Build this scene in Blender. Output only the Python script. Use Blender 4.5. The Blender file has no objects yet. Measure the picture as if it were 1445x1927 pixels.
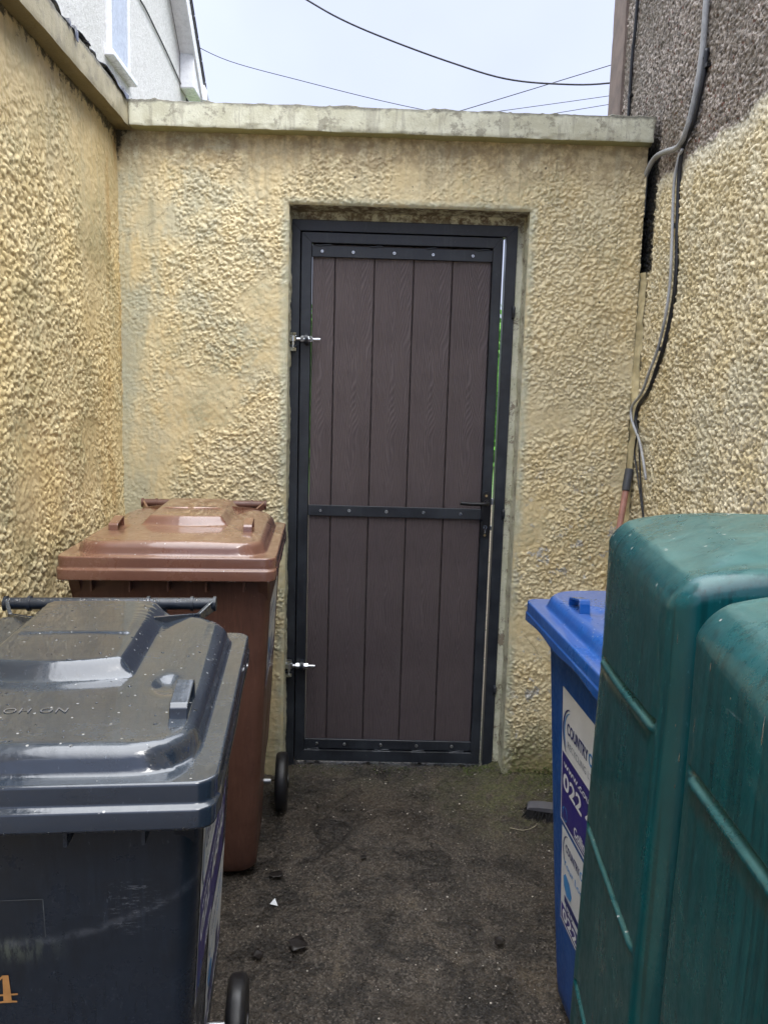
import bpy, math, random
import numpy as np
from mathutils import Vector, Matrix
random.seed(4); RNG = np.random.RandomState(7)
S = bpy.context.scene
COL = S.collection
# ------------------------------------------------------------------ camera
cam_d = bpy.data.cameras.new('camera'); cam = bpy.data.objects.new('camera', cam_d); COL.objects.link(cam)
YAW, PITCH, ROLL, F = 0.0169047, -0.1330253, 0.0284855, 1472.93
fw = Vector((math.sin(YAW)*math.cos(PITCH), math.cos(YAW)*math.cos(PITCH), math.sin(PITCH)))
r0 = Vector((math.cos(YAW), -math.sin(YAW), 0)); u0 = r0.cross(fw)
rt = r0*math.cos(ROLL) + u0*math.sin(ROLL); up = -r0*math.sin(ROLL) + u0*math.cos(ROLL)
M = Matrix((rt, up, -fw)).transposed().to_4x4(); M.translation = Vector((0, -2.90508, 1.44))
cam.matrix_world = M
cam_d.sensor_fit = 'VERTICAL'; cam_d.sensor_height = 24; cam_d.lens = F/1927*24
cam_d.clip_start = .02; cam_d.clip_end = 500
S.camera = cam
# ------------------------------------------------------------------ world, sun, exposure
SUN_EL, SUN_AZ = 52, 142      # degrees; azimuth clockwise from +Y
W = bpy.data.worlds.new('World'); S.world = W; W.use_nodes = True
nt = W.node_tree; nt.nodes.clear()
out = nt.nodes.new('ShaderNodeOutputWorld'); bg = nt.nodes.new('ShaderNodeBackground')
sky = nt.nodes.new('ShaderNodeTexSky'); sky.sky_type = 'NISHITA'; sky.sun_disc = False
sky.sun_elevation = math.radians(SUN_EL); sky.sun_rotation = math.radians(SUN_AZ)
sky.dust_density = 3; sky.air_density = 1.2
tc = nt.nodes.new('ShaderNodeTexCoord'); sep = nt.nodes.new('ShaderNodeSeparateXYZ')
nt.links.new(tc.outputs['Generated'], sep.inputs[0])
rmp = nt.nodes.new('ShaderNodeValToRGB')
rmp.color_ramp.elements[0].position = .0; rmp.color_ramp.elements[0].color = (.155, .17, .21, 1)
rmp.color_ramp.elements[1].position = .95; rmp.color_ramp.elements[1].color = (1.55, 1.58, 1.64, 1)
for p_, c_ in ((.14, (.186, .206, .268)), (.50, (.186, .204, .280)), (.66, (.68, .71, .79))):
    e_ = rmp.color_ramp.elements.new(p_); e_.color = (*c_, 1)
nt.links.new(sep.outputs[2], rmp.inputs[0])
cn = nt.nodes.new('ShaderNodeTexNoise'); cn.inputs['Scale'].default_value = 2.2; cn.inputs['Detail'].default_value = 4
nt.links.new(tc.outputs['Generated'], cn.inputs[0])
cr = nt.nodes.new('ShaderNodeMapRange'); cr.inputs[1].default_value = .3; cr.inputs[2].default_value = .7; cr.inputs[3].default_value = 25*.90; cr.inputs[4].default_value = 25*1.10
nt.links.new(cn.outputs[0], cr.inputs[0])
sc = nt.nodes.new('ShaderNodeVectorMath'); sc.operation = 'SCALE'
nt.links.new(rmp.outputs[0], sc.inputs[0]); nt.links.new(cr.outputs[0], sc.inputs[3])
mx = nt.nodes.new('ShaderNodeMix'); mx.data_type = 'RGBA'; mx.inputs[0].default_value = .96
nt.links.new(sky.outputs[0], mx.inputs[6]); nt.links.new(sc.outputs[0], mx.inputs[7])
nt.links.new(mx.outputs[2], bg.inputs[0]); bg.inputs[1].default_value = .1
nt.links.new(bg.outputs[0], out.inputs[0])
sd = bpy.data.lights.new('sun', 'SUN'); sun = bpy.data.objects.new('sun', sd); COL.objects.link(sun)
sd.energy = 1.25; sd.angle = math.radians(24); sd.color = (1, .965, .91)
sdir = Vector((math.sin(math.radians(SUN_AZ))*math.cos(math.radians(SUN_EL)), math.cos(math.radians(SUN_AZ))*math.cos(math.radians(SUN_EL)), math.sin(math.radians(SUN_EL))))
sun.rotation_euler = sdir.to_track_quat('Z', 'Y').to_euler()
sun.location = (0, -4, 8)
S.view_settings.view_transform = 'Standard'; S.view_settings.look = 'None'
S.view_settings.gamma = 1; S.view_settings.exposure = 0.85
S.render.engine = 'CYCLES'

# ------------------------------------------------------------------ numpy noise
def _h(ix, iy, iz, s):
    n = (ix.astype(np.int64)*374761393 + iy.astype(np.int64)*668265263 + iz.astype(np.int64)*2147483647 + s*974634777) & 0xffffffff
    n = ((n ^ (n >> 13))*1274126177) & 0xffffffff
    n = ((n ^ (n >> 15))*2246822519) & 0xffffffff
    return ((n ^ (n >> 16)) & 0xffffff)/float(0xffffff)
def vnoise(x, y, z, sc, seed=0):
    x = np.asarray(x, float)*sc; y = np.asarray(y, float)*sc + 0*x; z = np.asarray(z, float)*sc + 0*x
    x0, y0, z0 = np.floor(x), np.floor(y), np.floor(z)
    fx, fy, fz = x-x0, y-y0, z-z0
    fx, fy, fz = [t*t*(3-2*t) for t in (fx, fy, fz)]
    r = 0
    for i in (0, 1):
        for j in (0, 1):
            for k in (0, 1):
                w = (fx if i else 1-fx)*(fy if j else 1-fy)*(fz if k else 1-fz)
                r = r + w*_h(x0+i, y0+j, z0+k, seed)
    return r*2-1
def fbm(x, y, z, sc, oct=3, seed=0):
    r = 0; a = 1
    for o in range(oct):
        r = r + a*vnoise(x, y, z, sc*2**o, seed+o*17); a *= .5
    return r
def chips(u, v, cell, seed, rmin=.35, rmax=.7, flat=.35):
    """thrown-on render: jittered elongated lumps, max of neighbours, 0..1"""
    wu = u + .11*cell*vnoise(u, v, 0, 1.6/cell, seed+5); wv = v + .11*cell*vnoise(u, v, 3, 1.6/cell, seed+6)
    U = wu/cell; V = wv/cell; iu = np.floor(U); iv = np.floor(V)
    best = np.zeros_like(U)
    for i in (-1, 0, 1):
        for j in (-1, 0, 1):
            cu, cv = iu+i, iv+j; z0 = np.zeros_like(cu)
            px = cu + _h(cu, cv, z0, seed); py = cv + _h(cu, cv, z0+1, seed)
            r = rmin + (rmax-rmin)*_h(cu, cv, z0+2, seed); a = _h(cu, cv, z0+3, seed)*math.pi
            k = .6+.4*_h(cu, cv, z0+4, seed); ht = .35+.65*_h(cu, cv, z0+5, seed)
            dx, dy = U-px, V-py
            p = dx*np.cos(a)+dy*np.sin(a); q = (-dx*np.sin(a)+dy*np.cos(a))/k
            d = np.clip(1-(p*p+q*q)/(r*r), 0, 1)
            best = np.maximum(best, ht*np.minimum(1, d/flat)**.7)
    return best
def sstep(x, a, b):
    t = np.clip((x-a)/(b-a), 0, 1); return t*t*(3-2*t)

# ------------------------------------------------------------------ object helpers
def link(o, parent=None):
    COL.objects.link(o)
    if parent is not None: o.parent = parent
    return o
def tag(o, label=None, cat=None, group=None, kind=None):
    if label: o['label'] = label
    if cat: o['category'] = cat
    if group: o['group'] = group
    if kind: o['kind'] = kind
    return o
def thing(name, label, cat, loc=(0, 0, 0), rz=0, group=None):
    o = bpy.data.objects.new(name, None); link(o); o.location = loc; o.rotation_euler = (0, 0, rz); o.empty_display_size = .1
    return tag(o, label, cat, group)
def mesh_np(name, V, Fc, mats, parent=None, smooth=True, attr=None, midx=None):
    me = bpy.data.meshes.new(name); V = np.asarray(V, np.float32)
    if isinstance(Fc, np.ndarray):
        n, k = Fc.shape
        me.vertices.add(len(V)); me.vertices.foreach_set('co', V.ravel())
        me.loops.add(n*k); me.loops.foreach_set('vertex_index', Fc.ravel().astype(np.int32))
        me.polygons.add(n); me.polygons.foreach_set('loop_start', np.arange(0, n*k, k, dtype=np.int32))
        me.update(calc_edges=True)
    else:
        me.from_pydata([tuple(map(float, v)) for v in V], [], [tuple(f) for f in Fc]); me.update()
    if midx is not None: me.polygons.foreach_set('material_index', np.asarray(midx, np.int32))
    if smooth: me.polygons.foreach_set('use_smooth', np.ones(len(me.polygons), bool))
    if attr is not None:
        a = me.attributes.new('h', 'FLOAT', 'POINT'); a.data.foreach_set('value', np.asarray(attr, np.float32).ravel())
    for m in (mats if isinstance(mats, (list, tuple)) else [mats]): me.materials.append(m)
    me.validate()
    return link(bpy.data.objects.new(name, me), parent)
def gridfaces(nu, nv, mask=None, flip=False):
    i = np.arange(nu-1)[:, None]*nv + np.arange(nv-1)[None, :]
    f = np.stack([i, i+nv, i+nv+1, i+1], -1)
    if mask is not None: f = f[mask]
    f = f.reshape(-1, 4)
    return f[:, ::-1].copy() if flip else f
class MB:
    """collects primitives into ONE mesh"""
    def __init__(s): s.v = []; s.f = []; s.mi = []; s.sm = []
    def add(s, v, f, mi=0, sm=False):
        b = len(s.v); s.v += [tuple(map(float, p)) for p in v]; s.f += [tuple(i+b for i in q) for q in f]; s.mi += [mi]*len(f); s.sm += [sm]*len(f); return s
    def box(s, x0, x1, y0, y1, z0, z1, b=0, mi=0, T=None):
        if b <= 0:
            v = [(x, y, z) for x in (x0, x1) for y in (y0, y1) for z in (z0, z1)]
            f = [(0, 1, 3, 2), (4, 6, 7, 5), (0, 4, 5, 1), (2, 3, 7, 6), (0, 2, 6, 4), (1, 5, 7, 3)]
        else:   # chamfered box
            v = []; c = ((x0, x1), (y0, y1), (z0, z1)); idx = {}
            for sx in (0, 1):
                for sy in (0, 1):
                    for sz in (0, 1):
                        for ax in range(3):
                            p = []
                            for k, sgn in enumerate((sx, sy, sz)):
                                e = c[k][sgn]
                                p.append(e if k == ax else e + (b if sgn == 0 else -b))
                            idx[(sx, sy, sz, ax)] = len(v); v.append(p)
            f = []
            for ax in range(3):
                o1, o2 = [k for k in range(3) if k != ax]
                for sg in (0, 1):
                    q = []
                    for a_, b_ in ((0, 0), (1, 0), (1, 1), (0, 1)):
                        k = [0, 0, 0]; k[ax] = sg; k[o1] = a_; k[o2] = b_; q.append(idx[(*k, ax)])
                    if (sg == 0) != (ax == 1): q = q[::-1]
                    f.append(q)
            for ax in range(3):     # edges
                o1, o2 = [k for k in range(3) if k != ax]
                for a_ in (0, 1):
                    for b_ in (0, 1):
                        k0 = [0, 0, 0]; k1 = [0, 0, 0]; k1[ax] = 1
                        for k in (k0, k1): k[o1] = a_; k[o2] = b_
                        q = [idx[(*k0, o1)], idx[(*k1, o1)], idx[(*k1, o2)], idx[(*k0, o2)]]
                        if (a_ == b_) != (ax == 1): q = q[::-1]
                        f.append(q)
            for sx in (0, 1):
                for sy in (0, 1):
                    for sz in (0, 1):
                        q = [idx[(sx, sy, sz, k)] for k in range(3)]
                        if (sx+sy+sz) % 2 == 1: q = q[::-1]
                        f.append(q[::-1])
        if T is not None: v = [T @ Vector(p) for p in v]
        return s.add(v, f, mi)
    def cyl(s, p0, p1, r0, r1=None, n=16, mi=0, cap=True, sm=True):
        r1 = r0 if r1 is None else r1
        p0 = Vector(p0); p1 = Vector(p1); d = (p1-p0).normalized()
        a = d.orthogonal().normalized(); b = d.cross(a)
        v = []; f = []
        for i in range(n):
            t = 2*math.pi*i/n; k = a*math.cos(t)+b*math.sin(t); v.append(p0+k*r0); v.append(p1+k*r1)
        for i in range(n):
            j = (i+1) % n; f.append((2*i, 2*j, 2*j+1, 2*i+1))
        s.add(v, f, mi, sm)
        if cap:
            s.add([v[2*i] for i in range(n)][::-1], [tuple(range(n))], mi); s.add([v[2*i+1] for i in range(n)], [tuple(range(n))], mi)
        return s
    def tube(s, pts, r, n=10, mi=0, sub=6):
        pts = [Vector(p) for p in pts]
        if sub > 1 and len(pts) > 2:    # catmull-rom
            P = [pts[0]*2-pts[1]] + pts + [pts[-1]*2-pts[-2]]; q = []
            for i in range(1, len(P)-2):
                for k in range(sub):
                    t = k/sub; a, b, c, d = P[i-1], P[i], P[i+1], P[i+2]
                    q.append(.5*((2*b)+(c-a)*t+(2*a-5*b+4*c-d)*t*t+(3*b-a-3*c+d)*t**3))
            q.append(pts[-1]); pts = q
        v = []; f = []; a = None
        for i, p in enumerate(pts):
            d = (pts[min(i+1, len(pts)-1)]-pts[max(i-1, 0)]).normalized()
            a = d.orthogonal().normalized() if a is None else (a-d*a.dot(d)).normalized()
            b = d.cross(a); rr = r(i/(len(pts)-1)) if callable(r) else r
            for k in range(n):
                t = 2*math.pi*k/n; v.append(p+(a*math.cos(t)+b*math.sin(t))*rr)
        for i in range(len(pts)-1):
            for k in range(n):
                j = (k+1) % n; f.append((i*n+k, i*n+j, (i+1)*n+j, (i+1)*n+k))
        f.append(tuple(range(n))[::-1]); f.append(tuple(range((len(pts)-1)*n, len(pts)*n)))
        return s.add(v, f, mi, True)
    def build(s, name, mats, parent=None, smooth=None):
        me = bpy.data.meshes.new(name); me.from_pydata(s.v, [], s.f); me.update()
        me.polygons.foreach_set('material_index', s.mi)
        me.polygons.foreach_set('use_smooth', s.sm if smooth is None else [smooth]*len(s.f))
        for m in (mats if isinstance(mats, (list, tuple)) else [mats]): me.materials.append(m)
        return link(bpy.data.objects.new(name, me), parent)

# ------------------------------------------------------------------ node DSL
class NT:
    def __init__(s, name, rough=.6, spec=.5):
        s.m = bpy.data.materials.new(name); s.m.use_nodes = True; s.t = s.m.node_tree
        s.b = s.t.nodes['Principled BSDF']; s.b.inputs['Roughness'].default_value = rough; s.b.inputs['Specular IOR Level'].default_value = spec
        s.tc = s.t.nodes.new('ShaderNodeTexCoord').outputs['Object']
    def put(s, sock, v):
        if isinstance(v, bpy.types.NodeSocket): s.t.links.new(v, sock)
        elif v is not None:
            if isinstance(v, (tuple, list)) and len(v) == 3 and sock.type == 'RGBA': v = (*v, 1)
            sock.default_value = v
    def noise(s, scale, detail=3, rough=.5, vec=None, dist=0, stretch=None):
        n = s.t.nodes.new('ShaderNodeTexNoise'); vec = vec or s.tc
        if stretch: vec = s.vscale(vec, stretch)
        s.put(n.inputs['Vector'], vec); n.inputs['Scale'].default_value = scale; n.inputs['Detail'].default_value = detail
        n.inputs['Roughness'].default_value = rough; n.inputs['Distortion'].default_value = dist
        return n.outputs[0]
    def vor(s, scale, feature='F1', vec=None, out=0):
        n = s.t.nodes.new('ShaderNodeTexVoronoi'); n.feature = feature; s.put(n.inputs['Vector'], vec or s.tc); n.inputs['Scale'].default_value = scale
        return n.outputs[out]
    def vscale(s, vec, k):
        n = s.t.nodes.new('ShaderNodeVectorMath'); n.operation = 'MULTIPLY'; s.put(n.inputs[0], vec); n.inputs[1].default_value = k; return n.outputs[0]
    def sep(s, vec=None):
        n = s.t.nodes.new('ShaderNodeSeparateXYZ'); s.put(n.inputs[0], vec or s.tc); return n.outputs
    def math(s, op, a, b=None, c=None, clamp=False):
        n = s.t.nodes.new('ShaderNodeMath'); n.operation = op; n.use_clamp = clamp
        for i, v in enumerate((a, b, c)):
            if v is not None: s.put(n.inputs[i], v)
        return n.outputs[0]
    def mr(s, v, a, b, c=0, d=1, smooth=True):
        n = s.t.nodes.new('ShaderNodeMapRange'); n.interpolation_type = 'SMOOTHSTEP' if smooth else 'LINEAR'
        s.put(n.inputs[0], v)
        for i, k in zip((1, 2, 3, 4), (a, b, c, d)): s.put(n.inputs[i], k)
        return n.outputs[0]
    def mix(s, f, a, b, mode='MIX'):
        n = s.t.nodes.new('ShaderNodeMix'); n.data_type = 'RGBA'; n.blend_type = mode
        s.put(n.inputs[0], f); s.put(n.inputs[6], a); s.put(n.inputs[7], b); return n.outputs[2]
    def attr(s, name='h'):
        n = s.t.nodes.new('ShaderNodeAttribute'); n.attribute_name = name; return n.outputs['Fac']
    def normal_z(s):
        g = s.t.nodes.new('ShaderNodeNewGeometry'); return s.sep(g.outputs['Normal'])[2]
    def bump(s, h, strength=.3, dist=.002, prev=None):
        n = s.t.nodes.new('ShaderNodeBump'); n.inputs['Strength'].default_value = strength; n.inputs['Distance'].default_value = dist
        s.put(n.inputs['Height'], h)
        if prev is not None: s.put(n.inputs['Normal'], prev)
        return n.outputs[0]
    def out(s, color=None, rough=None, normal=None, metal=None):
        s.put(s.b.inputs['Base Color'], color); s.put(s.b.inputs['Roughness'], rough); s.put(s.b.inputs['Normal'], normal)
        s.put(s.b.inputs['Metallic'], metal); return s.m
def sat(s, v): return s.math('MINIMUM', s.math('MAXIMUM', v, 0.0), 1.0)

# ---- render paint (roughcast) materials
def roughcast_mat(name, kind):
    s = NT(name, .62, .35); x, y, z = s.sep()
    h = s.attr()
    big = s.noise(1.7, 4, .6); mid = s.noise(7, 4, .65); fine = s.noise(60, 4, .7); mic = s.noise(260, 3, .7)
    base = s.mix(s.mr(mid, .35, .65), (.765, .625, .355), (.845, .735, .475))
    if kind == 'left': base = s.mix(s.mr(mid, .3, .7), (.755, .61, .325), (.85, .725, .45))
    # pale worn patches
    base = s.mix(s.math('MULTIPLY', s.mr(big, .42, .66), .62), base, (.66, .60, .42) if kind != 'left' else (.60, .53, .34))
    # paint thinner on proud lumps / dirt plus mild shade put into the colour between lumps
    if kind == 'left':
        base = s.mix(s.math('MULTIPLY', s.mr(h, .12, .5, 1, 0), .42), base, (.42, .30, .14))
        orange = s.math('MULTIPLY', s.mr(s.noise(9, 4, .7, stretch=(1, 1, .12)), .48, .62), s.mr(y, -.34, -.02))
        base = s.mix(s.math('MULTIPLY', orange, .6), base, (.42, .25, .09))
        base = s.mix(s.math('MULTIPLY', s.mr(s.noise(3.3, 5, .7), .5, .68), .6), base, (.36, .32, .18))
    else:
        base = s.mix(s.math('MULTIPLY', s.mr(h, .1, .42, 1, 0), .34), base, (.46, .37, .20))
    # green-grey mildew
    mil = s.math('MULTIPLY', s.mr(s.noise(2.6, 5, .7), .50, .66), s.mr(fine, .35, .6))
    base = s.mix(s.math('MULTIPLY', mil, .55), base, (.36, .37, .25))
    if kind == 'gate':
        # greenish-grey run beside inner corner and above the gate's left
        g = s.math('MULTIPLY', s.mr(x, -.45, -.85), s.mr(s.noise(6, 4, .7, stretch=(1, 1, .25)), .42, .6))
        base = s.mix(s.math('MULTIPLY', g, .6), base, (.40, .42, .33))
        g = s.math('MULTIPLY', s.mr(s.noise(4, 5, .7), .47, .6), s.math('MULTIPLY', s.mr(x, -.2, -.5), s.mr(z, .9, 1.5)))
        base = s.mix(s.math('MULTIPLY', g, .5), base, (.42, .44, .36))
        # brown soaked band under coping
        b = s.math('MULTIPLY', s.mr(s.math('ADD', z, s.math('MULTIPLY', mid, .22)), 2.30, 2.44), s.mr(s.noise(22, 4, .7), .35, .6))
        base = s.mix(s.math('MULTIPLY', b, .7), base, (.26, .185, .10))
        # chipped paint showing grey render, right of the gate
        c = s.math('MULTIPLY', s.mr(s.noise(15, 5, .7), .57, .61), s.math('MULTIPLY', s.mr(x, .5, .62), s.mr(z, 1.5, .9)))
        base = s.mix(s.math('MULTIPLY', c, .85), base, s.mix(s.mr(mic, .4, .6), (.30, .30, .29), (.68, .68, .66)))
        c = s.math('MULTIPLY', s.mr(s.noise(8, 5, .7), .55, .6), s.mr(h, .6, .8))
        base = s.mix(s.math('MULTIPLY', c, .35), base, (.66, .62, .50))
        # damp moss at the foot
        m_ = s.math('MULTIPLY', s.mr(s.math('SUBTRACT', z, s.math('MULTIPLY', mid, .26)), .16, -.10), s.mr(x, -.4, .5, .4, 1))
        base = s.mix(s.math('MULTIPLY', m_, .8), base, s.mix(s.mr(fine, .4, .6), (.09, .125, .025), (.22, .18, .09)))
        # cracks
        cr_ = s.vor(2.0, 'DISTANCE_TO_EDGE', s.vscale(s.mix(.12, s.tc, s.t.nodes.new('ShaderNodeTexNoise').outputs[1]), (1, 1, 1.3)))
        base = s.mix(s.math('MULTIPLY', s.mr(cr_, .006, .0), s.mr(mid, .5, .55, 0, .5)), base, (.12, .09, .05))
        # plain mortar around the opening
        edge = s.math('MULTIPLY', s.mr(s.math('ABSOLUTE', s.math('SUBTRACT', x, .11)), .47, .44), s.mr(z, 2.18, 2.155))
        base = s.mix(s.math('MULTIPLY', edge, s.mr(mid, .35, .6, .3, .9)), base, s.mix(s.mr(fine, .4, .6), (.44, .45, .32), (.56, .56, .44)))
    run = s.math('MULTIPLY', s.mr(s.noise(26, 4, .6, stretch=(1, 1, .06)), .50, .64), s.mr(s.math('ADD', z, s.math('MULTIPLY', mid, .6)), 1.7, 2.55)); base = s.mix(s.math('MULTIPLY', run, .3), base, (.44, .41, .29))
    run = s.math('MULTIPLY', s.mr(s.noise(34, 4, .6, stretch=(1, 1, .11), dist=.5), .56, .66), s.mr(s.math('ADD', z, s.math('MULTIPLY', mid, .5)), 2.15, 2.55)); base = s.mix(s.math('MULTIPLY', run, .35), base, (.26, .21, .12))
    hole = s.vor(15); hm = s.math('MULTIPLY', s.mr(s.math('ADD', hole, s.math('MULTIPLY', fine, .12)), .125, .11), s.mr(s.noise(5, 3, .6), .52, .58))
    base = s.mix(s.math('MULTIPLY', hm, .85), base, (.05, .04, .028))
    # black mould specks, thicker in the top left corner
    sp = s.mr(s.vor(95), .16, .10)
    spm = s.mr(s.noise(14, 4, .7), .56, .64)
    if kind == 'gate': spm = s.math('MAXIMUM', spm, s.math('MULTIPLY', s.mr(s.math('ADD', s.math('MULTIPLY', x, 1.1), s.math('MULTIPLY', z, -1)), -3.02, -3.28), s.mr(s.noise(30, 4, .7), .42, .5)))
    base = s.mix(s.math('MULTIPLY', sp, spm), base, (.03, .028, .02))
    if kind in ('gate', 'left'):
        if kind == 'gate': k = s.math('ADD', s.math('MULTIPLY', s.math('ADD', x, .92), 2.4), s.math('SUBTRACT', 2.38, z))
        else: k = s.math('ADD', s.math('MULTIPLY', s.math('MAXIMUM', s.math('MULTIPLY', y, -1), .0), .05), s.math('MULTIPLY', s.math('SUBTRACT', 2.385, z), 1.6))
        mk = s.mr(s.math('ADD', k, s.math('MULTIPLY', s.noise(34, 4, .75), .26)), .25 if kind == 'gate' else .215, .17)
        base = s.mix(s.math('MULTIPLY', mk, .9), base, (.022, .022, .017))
    bp = s.bump(s.math('ADD', fine, s.math('MULTIPLY', mic, .8)), .5, .0022)
    return s.out(base, s.mr(mid, .3, .7, .42, .72), bp)
def dash_mat():
    s = NT('painted_and_bare_pebbledash', .6, .4); x, y, z = s.sep(); h = s.attr()
    big = s.noise(3, 4, .7); mid = s.noise(9, 4, .7); fine = s.noise(70, 3, .7)
    # each pebble its own shade
    pc = s.t.nodes.new('ShaderNodeTexVoronoi'); s.put(pc.inputs['Vector'], s.tc); pc.inputs['Scale'].default_value = 115
    pcs = s.sep(pc.outputs['Color'])
    bare = s.mix(s.mr(pcs[0], .0, 1, smooth=False), (.080, .064, .052), (.36, .31, .265))
    bare = s.mix(s.mr(pcs[1], .80, .84), bare, (.50, .44, .40))
    bare = s.mix(s.mr(pcs[2], .95, .97), bare, (.15, .07, .05))
    bare = s.mix(s.math('MULTIPLY', s.mr(big, .45, .65), .45), bare, (.10, .085, .06))
    paint = s.mix(s.mr(mid, .35, .65), (.74, .62, .37), (.84, .75, .53))
    paint = s.mix(s.math('MULTIPLY', s.mr(h, .12, .45, 1, 0), .55), paint, (.30, .25, .14))  # recesses tinted darker: dirt and some painted-in shade
    paint = s.mix(s.math('MULTIPLY', s.mr(fine, .56, .68), .45), paint, (.22, .20, .15))
    paint = s.mix(s.math('MULTIPLY', s.mr(s.noise(2.2, 4, .7), .5, .62), .4), paint, (.55, .53, .40))
    # paint edge: brushed line rising away to the camera's side
    line = s.math('ADD', 2.215, s.math('MULTIPLY', s.noise(7, 5, .75), .11)); line = s.math('SUBTRACT', line, .03)
    f = s.mr(s.math('SUBTRACT', z, line), .012, -.012)
    ragged = s.mr(s.math('SUBTRACT', z, line), .04, -.09)
    paint = s.mix(s.math('SUBTRACT', 1.0, ragged), paint, (.64, .62, .52))
    f = s.math('MULTIPLY', f, s.mr(s.math('ADD', h, ragged), .25, .5))
    base = s.mix(f, bare, paint)
    # tar painted patch in the gap beside the gate wall
    ty = s.math('ADD', s.math('ADD', s.math('SUBTRACT', y, .02), s.math('MULTIPLY', s.noise(38, 4, .8), .09)), s.math('MULTIPLY', s.math('SUBTRACT', 2.3, z), -.02))
    tar = s.math('MULTIPLY', s.mr(ty, -.050, -.022), s.math('MULTIPLY', s.mr(z, 1.935, 1.95), s.mr(z, 2.46, 2.36)))
    base = s.mix(tar, base, (.012, .012, .012))
    # dark patch under the pipes where they leave the wall
    yy = s.math('ABSOLUTE', s.math('ADD', y, .345)); dm = s.math('MULTIPLY', s.mr(yy, .055, .01), s.math('MULTIPLY', s.mr(z, 2.27, 2.33), s.mr(z, 2.5, 2.4)))
    base = s.mix(s.math('MULTIPLY', dm, .8), base, (.02, .018, .015))
    bp = s.bump(s.math('ADD', fine, s.math('MULTIPLY', pc.outputs['Distance'], -.8)), .6, .003)
    return s.out(base, .55, bp)
def coping_mat(name='coping_concrete', warm=0):
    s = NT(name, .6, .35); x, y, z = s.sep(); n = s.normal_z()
    mid = s.noise(9, 5, .7); fine = s.noise(120, 4, .7)
    a = (.54, .53, .40) if not warm else (.34, .31, .21)
    base = s.mix(s.mr(mid, .35, .65), a, (.68, .68, .55) if not warm else (.46, .42, .30))
    base = s.mix(s.math('MULTIPLY', s.mr(s.noise(16, 6, .8), .53, .62), .7), base, (.24, .22, .17))
    base = s.mix(s.math('MULTIPLY', s.mr(s.noise(26, 5, .7, stretch=(1, 1, .15)), .52, .62), .45), base, (.30, .28, .22))
    top = s.mr(s.math('ADD', z, s.math('MULTIPLY', s.noise(30, 4, .7), .03)), 2.462, 2.474)
    base = s.mix(s.math('MULTIPLY', top, .9), base, s.mix(s.mr(fine, .4, .6), (.07, .07, .06), (.19, .18, .14)))
    base = s.mix(s.mr(s.vor(60), .10, .07, 0, .6), base, (.08, .07, .05))
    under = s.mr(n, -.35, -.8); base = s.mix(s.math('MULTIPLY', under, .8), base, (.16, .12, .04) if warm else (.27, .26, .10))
    return s.out(base, .6, s.bump(s.math('ADD', fine, s.math('MULTIPLY', mid, .8)), .5, .003))
def reveal_mat():
    s = NT('smooth_mortar_reveal', .65, .3); mid = s.noise(11, 5, .7); fine = s.noise(110, 4, .7); x, y, z = s.sep()
    base = s.mix(s.mr(mid, .35, .65), (.52, .52, .38), (.66, .65, .52))
    base = s.mix(s.math('MULTIPLY', s.mr(s.noise(20, 6, .8), .54, .60), .75), base, (.17, .12, .085))
    base = s.mix(s.math('MULTIPLY', s.mr(fine, .58, .66), .5), base, (.14, .14, .09))
    t = s.math('MULTIPLY', s.mr(z, 2.08, 2.14), s.mr(s.noise(25, 5, .75), .40, .56)); base = s.mix(s.math('MULTIPLY', t, .85), base, (.10, .06, .03))
    return s.out(base, .65, s.bump(s.math('ADD', fine, mid), .6, .003))
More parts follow.
